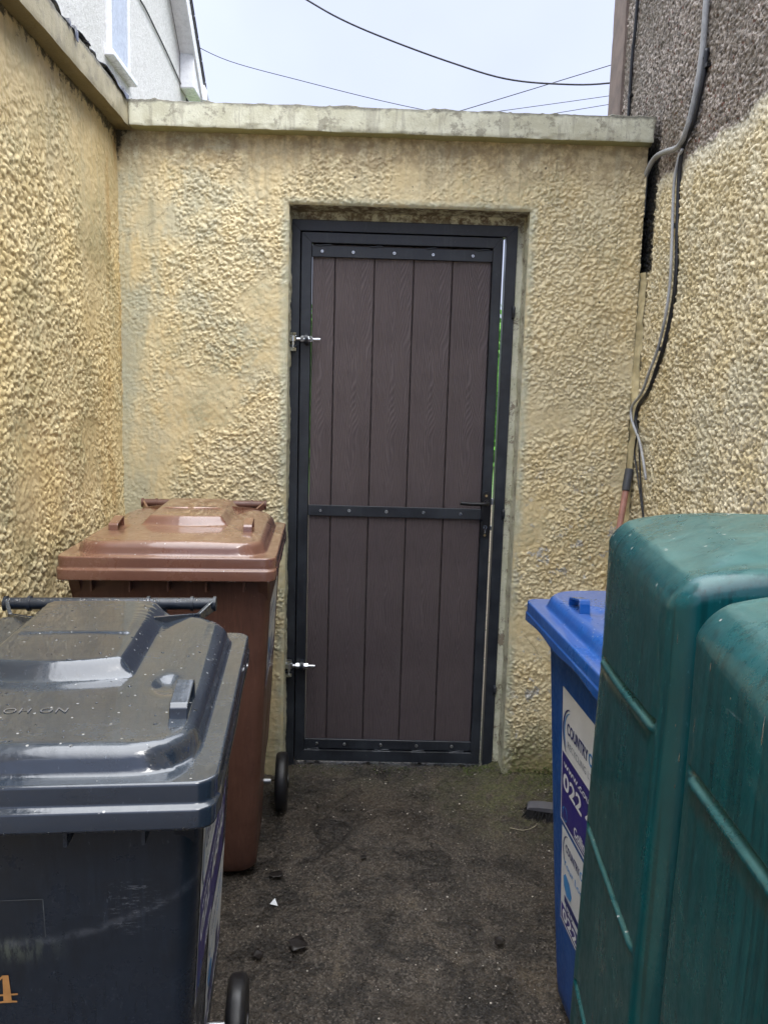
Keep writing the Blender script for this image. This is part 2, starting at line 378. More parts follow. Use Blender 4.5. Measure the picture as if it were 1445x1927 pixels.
def ground_mat():
    s = NT('wet_worn_concrete', .5, .5); x, y, z = s.sep(); h = s.attr()
    big = s.noise(2.4, 5, .65); mid = s.noise(12, 5, .7); fine = s.noise(90, 4, .75); mic = s.noise(420, 3, .7)
    base = s.mix(s.mr(mid, .3, .7), (.022, .017, .0125), (.070, .055, .041))
    base = s.mix(s.math('MULTIPLY', s.mr(fine, .42, .62), .5), base, (.085, .068, .053))
    base = s.mix(s.math('MULTIPLY', s.mr(big, .50, .68), .55), base, (.075, .052, .028))
    base = s.mix(s.math('MULTIPLY', s.mr(s.noise(4.5, 5, .7), .52, .64), .65), base, (.010, .009, .009))
    mott = s.noise(5.5, 6, .72, dist=.8); mott2 = s.noise(1.6, 4, .6)
    vn = s.t.nodes.new('ShaderNodeTexVoronoi'); s.put(vn.inputs['Vector'], s.tc); vn.inputs['Scale'].default_value = 150
    vc = s.sep(vn.outputs['Color'])
    base = s.mix(s.math('MULTIPLY', s.mr(vn.outputs['Distance'], .62, .38), .8), base, s.mix(s.mr(vc[1], .1, .95), (.006, .0055, .005), (.15, .13, .11)))
    spk = s.math('MULTIPLY', s.mr(vn.outputs['Distance'], .34, .22), s.mr(vc[0], .88, .92))
    base = s.mix(spk, base, s.mix(vc[1], (.30, .26, .20), (.16, .11, .08)))
    spk = s.math('MULTIPLY', s.mr(vn.outputs['Distance'], .28, .16), s.mr(vc[2], .982, .988))
    base = s.mix(spk, base, (.55, .52, .46))
    base = s.mix(s.mr(mott, .54, .40, 0, .72), base, (.010, .0085, .0075))
    base = s.mix(s.math('MULTIPLY', s.mr(mott, .55, .68), s.mr(fine, .4, .6)), base, (.125, .098, .068))
    base = s.mix(s.mr(mott2, .52, .64, 0, .25), base, (.075, .055, .035))
    ms = s.math('MULTIPLY', s.mr(s.math('ADD', y, s.math('MULTIPLY', mid, .3)), -.42, .10), s.mr(s.math('ADD', x, s.math('MULTIPLY', big, .5)), .42, .85))
    base = s.mix(s.math('MULTIPLY', s.math('MULTIPLY', ms, s.mr(s.noise(18, 5, .75), .38, .58)), .9), base, s.mix(s.mr(fine, .4, .6), (.045, .05, .015), (.13, .135, .05)))
    ms = s.math('MULTIPLY', s.mr(y, -.25, .0), s.mr(s.noise(8, 4, .7), .45, .6)); base = s.mix(s.math('MULTIPLY', ms, .4), base, (.10, .09, .055))
    # beyond the gate: trodden earth path then lawn
    base = s.mix(s.mr(y, .3, .8), base, s.mix(s.mr(fine, .4, .6), (.08, .06, .035), (.13, .10, .06)))
    base = s.mix(s.mr(y, 9, 11), base, s.mix(s.mr(mid, .4, .6), (.04, .10, .02), (.08, .16, .03)))
    hh = s.math('ADD', s.math('MULTIPLY', fine, 1.0), s.math('MULTIPLY', mic, .6))
    return s.out(base, s.mr(mott, .35, .6, .22, .62), s.bump(s.math('ADD', hh, s.math('MULTIPLY', vn.outputs['Distance'], -.8)), .9, .0045))
def plastic(name, col, dark, film=None, rough=.34, streak=0, scuff=0, coat=.8):
    s = NT(name, rough, .5); x, y, z = s.sep(); nz = s.normal_z()
    mid = s.noise(6, 4, .65); fine = s.noise(70, 4, .7); tiny = s.noise(330, 3, .7)
    base = s.mix(s.mr(mid, .35, .68), col, dark)
    if streak:
        st = s.noise(120, 4, .65, stretch=(1, 1, .022)); base = s.mix(s.math('MULTIPLY', s.mr(st, .50, .62), streak), base, tuple(c*.35 for c in col))
        st = s.noise(70, 3, .65, stretch=(1, 1, .03)); base = s.mix(s.math('MULTIPLY', s.mr(st, .55, .7), .25), base, tuple(c*1.6+.002 for c in col))
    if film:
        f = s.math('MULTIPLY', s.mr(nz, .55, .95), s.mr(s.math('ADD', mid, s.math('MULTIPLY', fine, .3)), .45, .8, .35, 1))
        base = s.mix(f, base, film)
    sc_ = s.math('MULTIPLY', s.mr(s.noise(110, 3, .8, stretch=(1, 1, .4)), .64, .70), s.mr(s.noise(5, 3, .6), .45, .6))
    base = s.mix(s.math('MULTIPLY', sc_, .35), base, tuple(min(1, c*2.5+.08) for c in col))
    if scuff:   # abraded patch and a long rub mark on the front
        d = s.math('ADD', s.math('POWER', s.math('MULTIPLY', s.math('SUBTRACT', x, .175), 22), 2), s.math('POWER', s.math('MULTIPLY', s.math('SUBTRACT', z, .81), 20), 2))
        w = s.noise(130, 5, .85, stretch=(.3, 1, 1.2), dist=.6)
        base = s.mix(s.math('MULTIPLY', s.math('MULTIPLY', s.mr(d, 1.4, .0), s.mr(w, .54, .66)), .42), base, (.27, .29, .34))
        zz = s.math('SUBTRACT', z, s.math('ADD', .755, s.math('MULTIPLY', s.math('MULTIPLY', x, x), 1.3)))
        l = s.math('MULTIPLY', s.mr(s.math('ABSOLUTE', zz), .012, .0), s.mr(s.noise(40, 4, .7), .35, .65))
        l = s.math('MULTIPLY', l, s.mr(nz, .6, .3)); base = s.mix(s.math('MULTIPLY', l, .2), base, (.20, .22, .27))
        l = s.math('MULTIPLY', s.mr(s.math('ABSOLUTE', s.math('SUBTRACT', z, .745)), .03, .0), s.math('MULTIPLY', s.mr(x, .10, -.0), s.mr(s.noise(90, 4, .8, stretch=(1, 1, .2)), .4, .6)))
        base = s.mix(s.math('MULTIPLY', l, .35), base, (.17, .20, .16))
    gr = s.math('MULTIPLY', s.mr(s.noise(38, 5, .8), .58, .66), s.mr(nz, .3, .7)); base = s.mix(s.math('MULTIPLY', gr, .35), base, tuple(c*.45 for c in col))
    # dried rain spots
    sp = s.math('MULTIPLY', s.mr(s.vor(48), .10, .07), s.mr(nz, .2, .6)); base = s.mix(s.math('MULTIPLY', sp, .55), base, (.6, .6, .58))
    wet = s.noise(26, 4, .6)
    s.b.inputs['Coat Weight'].default_value = coat; s.b.inputs['Coat Roughness'].default_value = .045
    return s.out(base, s.math('ADD', s.mr(mid, .3, .7, rough-.12, rough+.12), s.mr(fine, .4, .7, 0, .1)), s.bump(s.math('ADD', s.math('MULTIPLY', wet, 1.0), s.math('ADD', s.math('MULTIPLY', tiny, .12), s.math('MULTIPLY', s.noise(95, 2, .5), .22))), .20, .004))
def simple(name, col, rough=.5, metal=0, bump=0, scale=200, var=.15):
    s = NT(name, rough); n = s.noise(scale*.12, 4, .7); f = s.noise(scale, 3, .7)
    c = s.mix(s.mr(n, .3, .7), tuple(v*(1-var) for v in col), tuple(min(1, v*(1+var)) for v in col))
    return s.out(c, s.mr(n, .3, .7, max(.05, rough-.08), min(1, rough+.08)), s.bump(f, bump, .001) if bump else None, metal)
def steel_mat():
    s = NT('black_painted_steel', .4, .5); mid = s.noise(8, 4, .7); st = s.noise(60, 3, .7, stretch=(1, 1, .06)); fine = s.noise(400, 2, .6)
    base = s.mix(s.mr(mid, .35, .7), (.015, .018, .025), (.030, .036, .047))
    base = s.mix(s.math('MULTIPLY', s.mr(st, .55, .7), .35), base, (.045, .05, .06))
    base = s.mix(s.math('MULTIPLY', s.mr(s.noise(45, 4, .8), .66, .70), .35), base, (.12, .12, .12))
    return s.out(base, s.mr(mid, .3, .7, .33, .48), s.bump(fine, .08, .001))
def mott_(s): return s.noise(7, 4, .7)
def plank_mat():
    s = NT('brown_composite_board', .55, .35); x, y, z = s.sep()
    info = s.t.nodes.new('ShaderNodeObjectInfo').outputs['Random']
    off = s.math('MULTIPLY', info, 9.0)
    lo = s.noise(2.6, 2, .5, stretch=(2.5, 1, 1)); lo2 = s.noise(28, 2, .5, stretch=(1, 1, .12))
    # x is local to the board centre: nested cathedral lines
    ax = s.math('POWER', s.math('ABSOLUTE', s.math('ADD', x, s.math('MULTIPLY', s.math('SUBTRACT', lo, .5), .05))), 1.15)
    zz = s.math('ADD', z, off)
    bend = s.noise(1.1, 2, .5, vec=None)
    ph = s.math('ADD', s.math('MULTIPLY', ax, 1350), s.math('MULTIPLY', zz, -110))
    ph = s.math('ADD', ph, s.math('MULTIPLY', lo2, 20)); ph = s.math('ADD', ph, s.math('MULTIPLY', lo, 60))
    w = s.math('SINE', ph); w = s.math('MULTIPLY', s.math('ADD', w, 1), .5); w = s.math('POWER', w, 1.6)
    amp = s.mr(s.noise(5, 3, .6, stretch=(1, 1, .3)), .3, .6, .35, 1)
    w = s.math('MULTIPLY', w, amp); fine = s.noise(170, 4, .75, stretch=(1, 1, .05))
    base = s.mix(s.mr(s.noise(3, 3, .6), .3, .7), (.072, .057, .062), (.096, .077, .082))
    base = s.mix(s.math('MULTIPLY', w, .55), base, (.165, .138, .142))
    base = s.mix(s.mr(fine, .5, .72, 0, .45), base, (.032, .023, .024))
    dust = s.math('MULTIPLY', s.mr(s.noise(55, 5, .8), .55, .70), s.mr(z, .75, .05)); base = s.mix(s.math('MULTIPLY', dust, .45), base, (.16, .14, .11))
    dust = s.math('MULTIPLY', s.mr(s.noise(5, 4, .7, stretch=(1, 1, .3)), .5, .7), .3); base = s.mix(dust, base, (.11, .10, .10))
    return s.out(base, s.mr(mott_(s), .3, .7, .42, .62), s.bump(s.math('ADD', w, s.math('MULTIPLY', fine, .7)), .45, .0025))
def white_dash_mat():
    s = NT('white_fine_dash', .75, .2); f = s.noise(45, 5, .75); m_ = s.noise(.8, 4, .6)
    c = s.mix(s.mr(f, .35, .65), (.55, .55, .53), (.76, .76, .75)); c = s.mix(s.mr(m_, .4, .7, 0, .3), c, (.50, .50, .45))
    return s.out(c, .8, s.bump(f, .7, .02))
MT = dict(
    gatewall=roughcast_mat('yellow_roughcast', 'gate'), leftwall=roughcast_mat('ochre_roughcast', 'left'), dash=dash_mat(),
    coping=coping_mat(), coping_l=coping_mat('coping_stained', 1), reveal=reveal_mat(), ground=ground_mat(), steel=steel_mat(), plank=plank_mat(),
    zinc=simple('zinc_plated_steel', (.62, .64, .66), .28, 1, .1), galv=simple('galvanised', (.45, .46, .48), .4, 1, .1), black=simple('black_satin', (.012, .012, .014), .35), rubber=simple('black_rubber', (.014, .014, .016), .42, 0, .2, 300),
    conduit=simple('grey_pvc', (.34, .35, .36), .4, 0, .15, 120, .2), cable=simple('black_cable', (.016, .018, .024), .35, 0, .5, 60, .5), cablew=simple('white_cable', (.42, .43, .44), .45, 0, .2, 90, .25), wire=simple('overhead_wire_black', (.018, .02, .03), .6),
    upvc=simple('white_upvc', (.78, .80, .83), .3, 0, 0, 200, .05), whitedash=white_dash_mat(), slate=simple('dark_roof_tile', (.06, .06, .07), .6, 0, .4, 40, .3),
    strip=simple('smooth_brown_render', (.20, .155, .135), .8, 0, .6, 90, .25), mortar=simple('pale_mortar_fill', (.56, .48, .28), .75, 0, .9, 60, .3),
    felt=simple('torn_dark_felt', (.035, .040, .055), .22, 0, .6, 40, .5), white=simple('sticker_white', (.74, .76, .78), .38, 0, 0, 100, .05), navy=simple('sticker_navy', (.03, .022, .21), .35), navyt=simple('print_navy', (.02, .03, .16), .4), sky=simple('print_light_blue', (.05, .26, .62), .4), greyt=simple('print_grey', (.25, .28, .34), .4), gold=simple('gold_number', (.42, .21, .075), .45),
    pale=simple('print_white', (.78, .80, .84), .4, 0, 0, 100, .04),
    brush=simple('broom_bristles', (.003, .003, .004), .95), pinkp=simple('faded_red_handle', (.40, .20, .16), .4), greyp=simple('grey_plastic', (.06, .065, .075), .45), leaf=simple('dead_leaf', (.012, .009, .008), .45), paper=simple('paper_scrap', (.75, .77, .8), .7),
    hedge=simple('hedge_leaf', (.10, .30, .03), .5, 0, 0, 30, .5), string=simple('pale_string', (.40, .36, .26), .8), stone=simple('grit_stone', (.13, .112, .092), .6, 0, .3, 60, .5), stonep=simple('pale_grit', (.52, .48, .42), .55, 0, .3, 60, .25), glass=simple('window_glass', (.04, .05, .06), .05))
def drop_mat():
    s = NT('water', .02, .5); s.b.inputs['Transmission Weight'].default_value = 1; s.b.inputs['IOR'].default_value = 1.33; return s.out((1, 1, 1))
MT['drop'] = drop_mat()

# ================================================================== SETTING
def axis(dense0, dense1, step, lo, hi, grow=1.25, keys=()):
    a = list(np.arange(dense0, dense1+step*.5, step)); d = step; v = a[-1]
    while v < hi: d *= grow; v += d; a.append(min(v, hi))
    d = step; v = a[0]; pre = []
    while v > lo: d *= grow; v -= d; pre.append(max(v, lo))
    a = np.array(pre[::-1]+a)
    for k in keys: a[np.argmin(abs(a-k))] = k
    return a
# ground: one sheet to the horizon
gx = axis(-.55, 1.0, .005, -90, 90); gy = axis(-2.25, .22, .005, -60, 160)
X, Y = np.meshgrid(gx, gy, indexing='ij')
ch = chips(X, Y, .014, 31, .25, .6); ch2 = chips(X+5, Y, .03, 37, .15, .45)
fade = np.clip(1-(np.maximum(abs(X)-1.2, 0)+np.maximum(Y-.4, 0)+np.maximum(-2.6-Y, 0))/1.0, 0, 1)
Z = (.0040*ch+.0045*ch2+.005*fbm(X, Y, 0, 9, 3, 3)+.006*vnoise(X, Y, 0, 2.2, 4))*fade
Z += .03*sstep(Y, -.5, .1)*sstep(X, .40, .60)*(Y < 1)*fade - .004
mesh_np('ground', np.stack([X, Y, Z], -1).reshape(-1, 3), gridfaces(len(gx), len(gy)), MT['ground'], attr=ch)['kind'] = 'structure'
def gz(x, y):
    return float(.03*sstep(y, -.5, .1)*sstep(x, .40, .60)*(y < 1))

# gate wall -----------------------------------------------------------
OX0, OX1, OZ = -.318, .541, 2.147
gate_wall = thing('gate_wall', 'yellow roughcast wall around the black framed gate, under a pale coping', 'wall', (0, 0, 0))
ux = axis(-.93, .945, .0033, -.93, .945, keys=(OX0, OX1)); uz = axis(-.02, 2.40, .0033, -.02, 2.40, keys=(OZ,))
X, Zz = np.meshgrid(ux, uz, indexing='ij')
def relief_gate(X, Zz):
    rough = .35+.65*sstep(X, -.92, -.62)*1.0
    rough = rough*(.45+.55*sstep(2.36-Zz, .0, .22))
    rough = rough*(.35+.65*sstep(np.maximum(np.abs(X-(OX0+OX1)/2)-(OX1-OX0)/2, Zz-OZ), .0, .035))
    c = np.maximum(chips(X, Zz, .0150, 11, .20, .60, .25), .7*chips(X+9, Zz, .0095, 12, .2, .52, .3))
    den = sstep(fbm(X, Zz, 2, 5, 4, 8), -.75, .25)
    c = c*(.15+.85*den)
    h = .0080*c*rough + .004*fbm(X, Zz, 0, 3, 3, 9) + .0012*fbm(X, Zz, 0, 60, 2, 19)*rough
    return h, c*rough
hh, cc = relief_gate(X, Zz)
mask = ~((ux[:-1, None] >= OX0-1e-6) & (ux[1:, None] <= OX1+1e-6) & (uz[None, 1:] <= OZ+1e-6))
Yg = -hh
# round the arris of the opening
dd = np.maximum(np.abs(X-(OX0+OX1)/2)-(OX1-OX0)/2, Zz-OZ)
rnd = np.clip(1-np.maximum(dd, 0)/.012, 0, 1)**2*.008
Yg = Yg + rnd
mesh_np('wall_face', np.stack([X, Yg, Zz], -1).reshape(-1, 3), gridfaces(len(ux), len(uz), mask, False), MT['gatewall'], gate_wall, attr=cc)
# reveals: left, right, lintel soffit
def reveal(name, path_x, path_z, nrm):
    n = len(path_x); d = np.concatenate([[0], np.linspace(.006, .24, 50)])
    PX, D = np.meshgrid(np.array(path_x), d, indexing='ij'); PZ, _ = np.meshgrid(np.array(path_z), d, indexing='ij')
    h, _ = relief_gate(PX, PZ); y0 = -h+.008
    Yr = y0+(D-0)*(1); nn = .0035*fbm(PX, PZ, D, 16, 3, 5)+.0016*fbm(PX, PZ, D, 70, 2, 6); nn = nn*np.clip(D/.02, 0, 1)
    V = np.stack([PX+nrm[0]*nn, Yr, PZ+nrm[1]*nn], -1)
    return V, n, len(d)
zl = uz[uz <= OZ+1e-6]; il = ux[(ux >= OX0-1e-6) & (ux <= OX1+1e-6)]
for nm, px, pz, nrm in (('l', np.full(len(zl), OX0), zl, (1, 0)), ('r', np.full(len(zl), OX1), zl, (-1, 0)), ('t', il, np.full(len(il), OZ), (0, -1))):
    V, a, b = reveal(nm, px, pz, nrm)
    o_ = mesh_np('reveal', V.reshape(-1, 3), gridfaces(a, b), MT['reveal'], gate_wall)
# solid body behind the faces (back skin and ends)
b = MB(); b.box(-1.0, OX0-.012, .012, .235, -.02, 2.40); b.box(OX1+.012, .94, .012, .235, -.02, 2.40); b.box(OX0-.012, OX1+.012, .012, .235, OZ+.012, 2.40)
b.build('wall_core', MT['mortar'], gate_wall)
def pack():
    for nm_, bx_ in (('mortar_packing', (OX0-.01, OX1+.01, .108, .16, 2.1165, OZ+.02)), ('mortar_packing', (.5168, OX1+.01, .108, .16, 0, 2.1165)), ('mortar_packing', (OX0-.02, -.3252, .108, .16, 0, 2.1165))):
        MB().box(*bx_).build(nm_, MT['reveal'], gate_wall)
pack()
def rough_box(name, x0, x1, y0, y1, z0, z1, step, amp, mat, parent, seed=0, extra=None):
    V = []; Fs = []; base = 0
    def ax(a, b_): return np.linspace(a, b_, max(2, int(round((b_-a)/step))+1))
    xs, ys, zs = ax(x0, x1), ax(y0, y1), ax(z0, z1)
    faces = [(xs, ys, 'z', z0, True), (xs, ys, 'z', z1, False), (xs, zs, 'y', y0, False), (xs, zs, 'y', y1, True), (ys, zs, 'x', x0, True), (ys, zs, 'x', x1, False)]
    for A, B, k, c, fl in faces:
        P, Q = np.meshgrid(A, B, indexing='ij'); C = np.full_like(P, c)
        pos = {'z': (P, Q, C), 'y': (P, C, Q), 'x': (C, P, Q)}[k]; pos = np.stack(pos, -1).reshape(-1, 3)
        V.append(pos); Fs.append(gridfaces(len(A), len(B), flip=fl)+base); base += len(pos)
    V = np.concatenate(V); Fs = np.concatenate(Fs)
    # soften arrises, then roughen
    cx_ = np.clip(V, [x0+.006, y0+.006, z0+.006], [x1-.006, y1-.006, z1-.006]); d = V-cx_; L = np.linalg.norm(d, axis=1, keepdims=True)
    V = np.where(L > .006, cx_+d/np.maximum(L, 1e-9)*.006, V)
    n = np.stack([fbm(V[:, 0], V[:, 1], V[:, 2], 14, 4, seed+i) for i in range(3)], -1)
    V = V+n*amp
    if extra: V = extra(V)
    return mesh_np(name, V, Fs, mat, parent)
def cope_chip(V):
    t = V[:, 2] > 2.455; V[:, 2] += t*(.004*np.maximum(0, vnoise(V[:, 0], V[:, 1], 0, 22, 3))+.006*np.maximum(0, vnoise(V[:, 0], V[:, 1], 0, 45, 5)-.2))
    e = sstep(V[:, 0], .90, .955)*(vnoise(V[:, 2], V[:, 1], 0, 30, 5)); V[:, 0] += e*.008
    V[:, 1] += (V[:, 1] < 0)*(V[:, 2] < 2.39)*.006*np.maximum(0, vnoise(V[:, 0], V[:, 2], 0, 35, 9))
    return V
rough_box('coping', -.868, .952, -.05, .27, 2.377, 2.462, .006, .0016, MT['coping'], gate_wall, 3, cope_chip)

# left boundary wall ---------------------------------------------------
left_wall = thing('boundary_wall', 'tall ochre roughcast wall on the left with stained coping and torn felt on top', 'wall', (-.92, -1, 0))
uy = axis(-1.1, .02, .0036, -3.7, .02, 1.12); uz2 = axis(.75, 2.40, .0036, -.02, 2.40, 1.1)
Yl, Zl = np.meshgrid(uy, uz2, indexing='ij')
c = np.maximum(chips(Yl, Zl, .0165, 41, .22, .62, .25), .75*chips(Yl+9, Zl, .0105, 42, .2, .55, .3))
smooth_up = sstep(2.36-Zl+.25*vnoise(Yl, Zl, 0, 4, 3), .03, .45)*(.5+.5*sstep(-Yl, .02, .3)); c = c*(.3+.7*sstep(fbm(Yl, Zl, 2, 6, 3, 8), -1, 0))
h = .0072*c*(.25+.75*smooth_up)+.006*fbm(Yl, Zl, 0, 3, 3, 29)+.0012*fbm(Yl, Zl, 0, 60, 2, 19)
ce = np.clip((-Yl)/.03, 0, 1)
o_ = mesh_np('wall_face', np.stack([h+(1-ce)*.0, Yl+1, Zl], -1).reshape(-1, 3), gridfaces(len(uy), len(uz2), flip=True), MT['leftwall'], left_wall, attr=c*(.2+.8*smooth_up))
# keep the shader's coordinates in world metres
def rebase(o, loc):
    me = o.data; n = len(me.vertices); co = np.empty(n*3, np.float32); me.vertices.foreach_get('co', co); co = co.reshape(-1, 3)+np.array(loc, np.float32)
    me.vertices.foreach_set('co', co.ravel()); me.update(); o.location = (-loc[0], -loc[1], -loc[2])
rebase(o_, (-.92, -1, 0))
MB().box(-1.15, -.934, -3.7, .235, -.02, 2.40).build('wall_core', MT['mortar'], left_wall).location = (.92, 1, 0)
o_ = rough_box('coping', -1.18, -.868, -3.75, .27, 2.377, 2.466, .011, .0020, MT['coping_l'], left_wall, 13, cope_chip); o_.location = (.92, 1, 0)
# torn felt lying along the coping, lipping over the inner edge
fy = np.arange(-1.6, .10, .006); fu = np.linspace(0, 1, 26)
A, B = np.meshgrid(fy, fu, indexing='ij')
edge = -.895+.022*fbm(A, 0*A, 0*A, 7, 4, 61)+.02*vnoise(A, 0*A, 0*A, 2.5, 3); edge = np.minimum(edge+.035*sstep(fbm(A, 0*A, 0*A, 9, 3, 71), .15, .5), -.825)
Xf = -1.15+(edge+1.15)*B
Zf = 2.474+.010*fbm(Xf, A, 0*A, 9, 3, 66)+.006*vnoise(Xf, A, 0*A, 40, 4)+.012*B**3
over = np.maximum(Xf-(-.872), 0); Zf = np.where(over > 0, 2.478-over*1.6, Zf); Xf = np.where(over > 0, -.864+.15*over, Xf)
Vt = np.stack([Xf, A, Zf], -1).reshape(-1, 3); Vb = Vt-np.array([0, 0, .004]); nF = gridfaces(len(fy), len(fu)); n0 = len(Vt)
bl = [(i*len(fu)+len(fu)-1, (i+1)*len(fu)+len(fu)-1) for i in range(len(fy)-1)]
Fs = np.concatenate([nF, (nF+n0)[:, ::-1], np.array([(a, b_, b_+n0, a+n0) for a, b_ in bl])])
o_ = mesh_np('roofing_felt', np.concatenate([Vt, Vb]), Fs, MT['felt'], left_wall); o_.location = (.92, 1, 0)

# right house wall -----------------------------------------------------
house = thing('house', 'pebbledashed house side wall on the right, bare brown above and painted cream below', 'house', (.97, 0, 0))
uy = axis(-1.0, .42, .0036, -3.7, .42, 1.12); uz3 = axis(1.0, 3.2, .0036, -.02, 3.9, 1.1)
Yl, Zl = np.meshgrid(uy, uz3, indexing='ij')
pa = sstep(2.2-Zl, -.05, .05)
c1 = np.maximum(chips(Yl, Zl, .0145, 51, .25, .62, .25), .6*chips(Yl+9, Zl, .011, 52, .3, .7, .4)); c2 = np.maximum(chips(Yl, Zl, .0125, 53, .4, .75, .6), .7*chips(Yl+4, Zl, .009, 54, .4, .7, .6))
c = c1*pa+c2*(1-pa); h = .009*c1*pa+.0075*c2*(1-pa)+.005*fbm(Yl, Zl, 0, 3, 3, 29)
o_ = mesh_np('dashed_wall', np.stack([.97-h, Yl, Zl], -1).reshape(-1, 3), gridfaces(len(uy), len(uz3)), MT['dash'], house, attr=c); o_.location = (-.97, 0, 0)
o_ = rough_box('corner_strip', .955, 1.08, .415, 0.59, 0, 3.9, .03, .001, MT['strip'], house, 4); o_.location = (-.97, 0, 0)
o_ = MB().box(.985, 4.5, -3.7, .575, -.02, 3.9).build('wall_core', MT['strip'], house); o_.location = (-.97, 0, 0)
o_ = MB().box(.80, 4.6, -3.8, .70, 3.9, 4.0).build('roof_eaves', MT['upvc'], house); o_.location = (-.97, 0, 0)
zz = np.arange(0, 1.95, .006); yy = np.linspace(-.03, .10, 20); A, B = np.meshgrid(zz, yy, indexing='ij')
Xm = .962-.016*np.sin(np.clip((B+.03)/.13, 0, 1)*math.pi)**.5*(1+.0*A)+.005*fbm(A, B, 0*A, 22, 3, 8)
o_ = mesh_np('mortar_fill', np.stack([Xm, B, A], -1).reshape(-1, 3), gridfaces(len(zz), len(yy)), MT['mortar'], house); o_.location = (-.97, 0, 0)

# ================================================================== GATE
gate = thing('metal_gate', 'tall gate of brown wood-grain boards in a black steel frame, in the yellow wall', 'gate', (.095, .1, 0))
GO = Vector((-.095, -.1, 0))
def gpart(b, name, mats, parent=gate, **k):
    o = b.build(name, mats, parent, **k)
    if parent is gate: o.location = GO
    return o
def mitred(b, x0, x1, z0, z1, w, yf, yb, bottom=True, wb=None):
    """mitred square-section steel frame, hairline at the mitres"""
    g = .0007; c = .0016; wb = wb or w
    def prof(p0, p1, q0, q1):   # one member: outer line p0-p1, inner q0-q1 (x,z), chamfered face
        P0, P1, Q0, Q1 = map(Vector, ((p0[0], 0, p0[1]), (p1[0], 0, p1[1]), (q0[0], 0, q0[1]), (q1[0], 0, q1[1])))
        L = (P1-P0).normalized(); n = ((Q0-P0)-L*(Q0-P0).dot(L)).normalized()
        W = (Q0-P0).dot(n); k0 = (Q0-P0).dot(L)/W; k1 = (Q1-P1).dot(L)/W
        rows = [(0, yb), (0, yf+c), (c, yf), (W-c, yf), (W, yf+c), (W, yb)]
        v = [];
        for d, y in rows:
            a = P0+n*d+L*(k0*d+g); e = P1+n*d+L*(k1*d-g); v += [(a.x, y, a.z), (e.x, y, e.z)]
        f = [(2*i, 2*i+1, 2*i+3, 2*i+2) for i in range(5)]+[(0, 2, 4, 6, 8, 10), (11, 9, 7, 5, 3, 1), (10, 11, 1, 0)]
        b.add(v, f)
    zi = z1-w; zj = z0+wb if bottom else z0
    prof((x0, z1), (x1, z1), (x0+w, zi), (x1-w, zi))
    prof((x0, z0), (x0, z1), (x0+w, zj), (x0+w, zi))
    prof((x1, z1), (x1, z0), (x1-w, zi), (x1-w, zj))
    if bottom: prof((x1, z0), (x0, z0), (x1-w, zj), (x0+w, zj))
b = MB(); mitred(b, -.3255, .517, -.01, 2.118, .040, .100, .150, bottom=False); gpart(b, 'outer_frame', MT['steel'])
b = MB(); mitred(b, -.2815, .4650, .018, 2.0735, .0375, .098, .140, True, .046)
gpart(b, 'leaf_frame', MT['steel'])
# backing stop behind the leaf at the hinge side and top
gpart(MB().box(-.2865, -.276, .141, .149, .0, 2.08), 'door_stop', MT['steel']); gpart(MB().box(-.2865, .47, .1505, .156, 2.064, 2.085), 'door_stop', MT['steel'])
ex = (-.243, -.157, -.010, .1365, .2815, .4275)
for i in range(5):
    x0, x1 = ex[i], ex[i+1]; w = .0016; cx_ = (x0+x1)/2 if i else -.243-.01+.04
    if i == 0: cx_ = -.215
    b = MB(); b.box(x0-cx_+w, x1-cx_-w, -.0, .022, .066, 2.034, .0022)
    o = b.build('board', MT['plank'], gate); o.location = (cx_-.095, .0145, 0)
b = MB().box(-.2425, .4370, .1405, .1445, .05, 2.04); gpart(b, 'backing_sheet', MT['black'])
def strap(z0, z1, x0, x1, xs, blobs=()):
    b = MB().box(x0, x1, .1035, .1135, z0, z1, .0012)
    for (bx, bz, L) in blobs:   # weld beads
        b.tube([(bx, .1035, bz), (bx+L*.3, .1025, bz-.002), (bx+L*.7, .103, bz+.0015), (bx+L, .1035, bz)], .0032, 6)
    o = gpart(b, 'cross_strap', MT['steel'])
    for x in xs:
        z = (z0+z1)/2+random.uniform(-.002, .002)
        m = MB().cyl((x, .1040, z), (x, .0995, z), .0068, .0050, 14).cyl((x, .0996, z), (x, .0990, z), .0022, n=6, mi=1)
        s_ = m.build('screw', [MT['zinc'], MT['black']], o)
strap(1.987, 2.028, -.2425, .4275, (-.205, -.09, .062, .206, .354), [(-.23, 2.029, .06), (-.03, 2.029, .05), (.18, 2.029, .04), (.36, 2.029, .055)])
strap(1.017, 1.058, -.2425, .4275, (-.195, -.084, .060, .204, .348))
strap(.0695, .108, -.2425, .4275, (-.193, -.082, .064, .208, .351), [(-.235, .067, .05), (.04, .067, .06), (.19, .067, .05), (.34, .067, .06)])
for x0, x1 in ((-.18, .03), (.105, .185), (.245, .335)): gpart(MB().box(x0, x1, .0962, .0979, .0632, .0652), 'bright_strip', MT['galv'])
def hexa(b, p, axis_, r, h, mi=0):
    a = Vector(axis_).normalized(); p = Vector(p); b.cyl(p-a*h/2, p+a*h/2, r, n=6, mi=mi, sm=False)
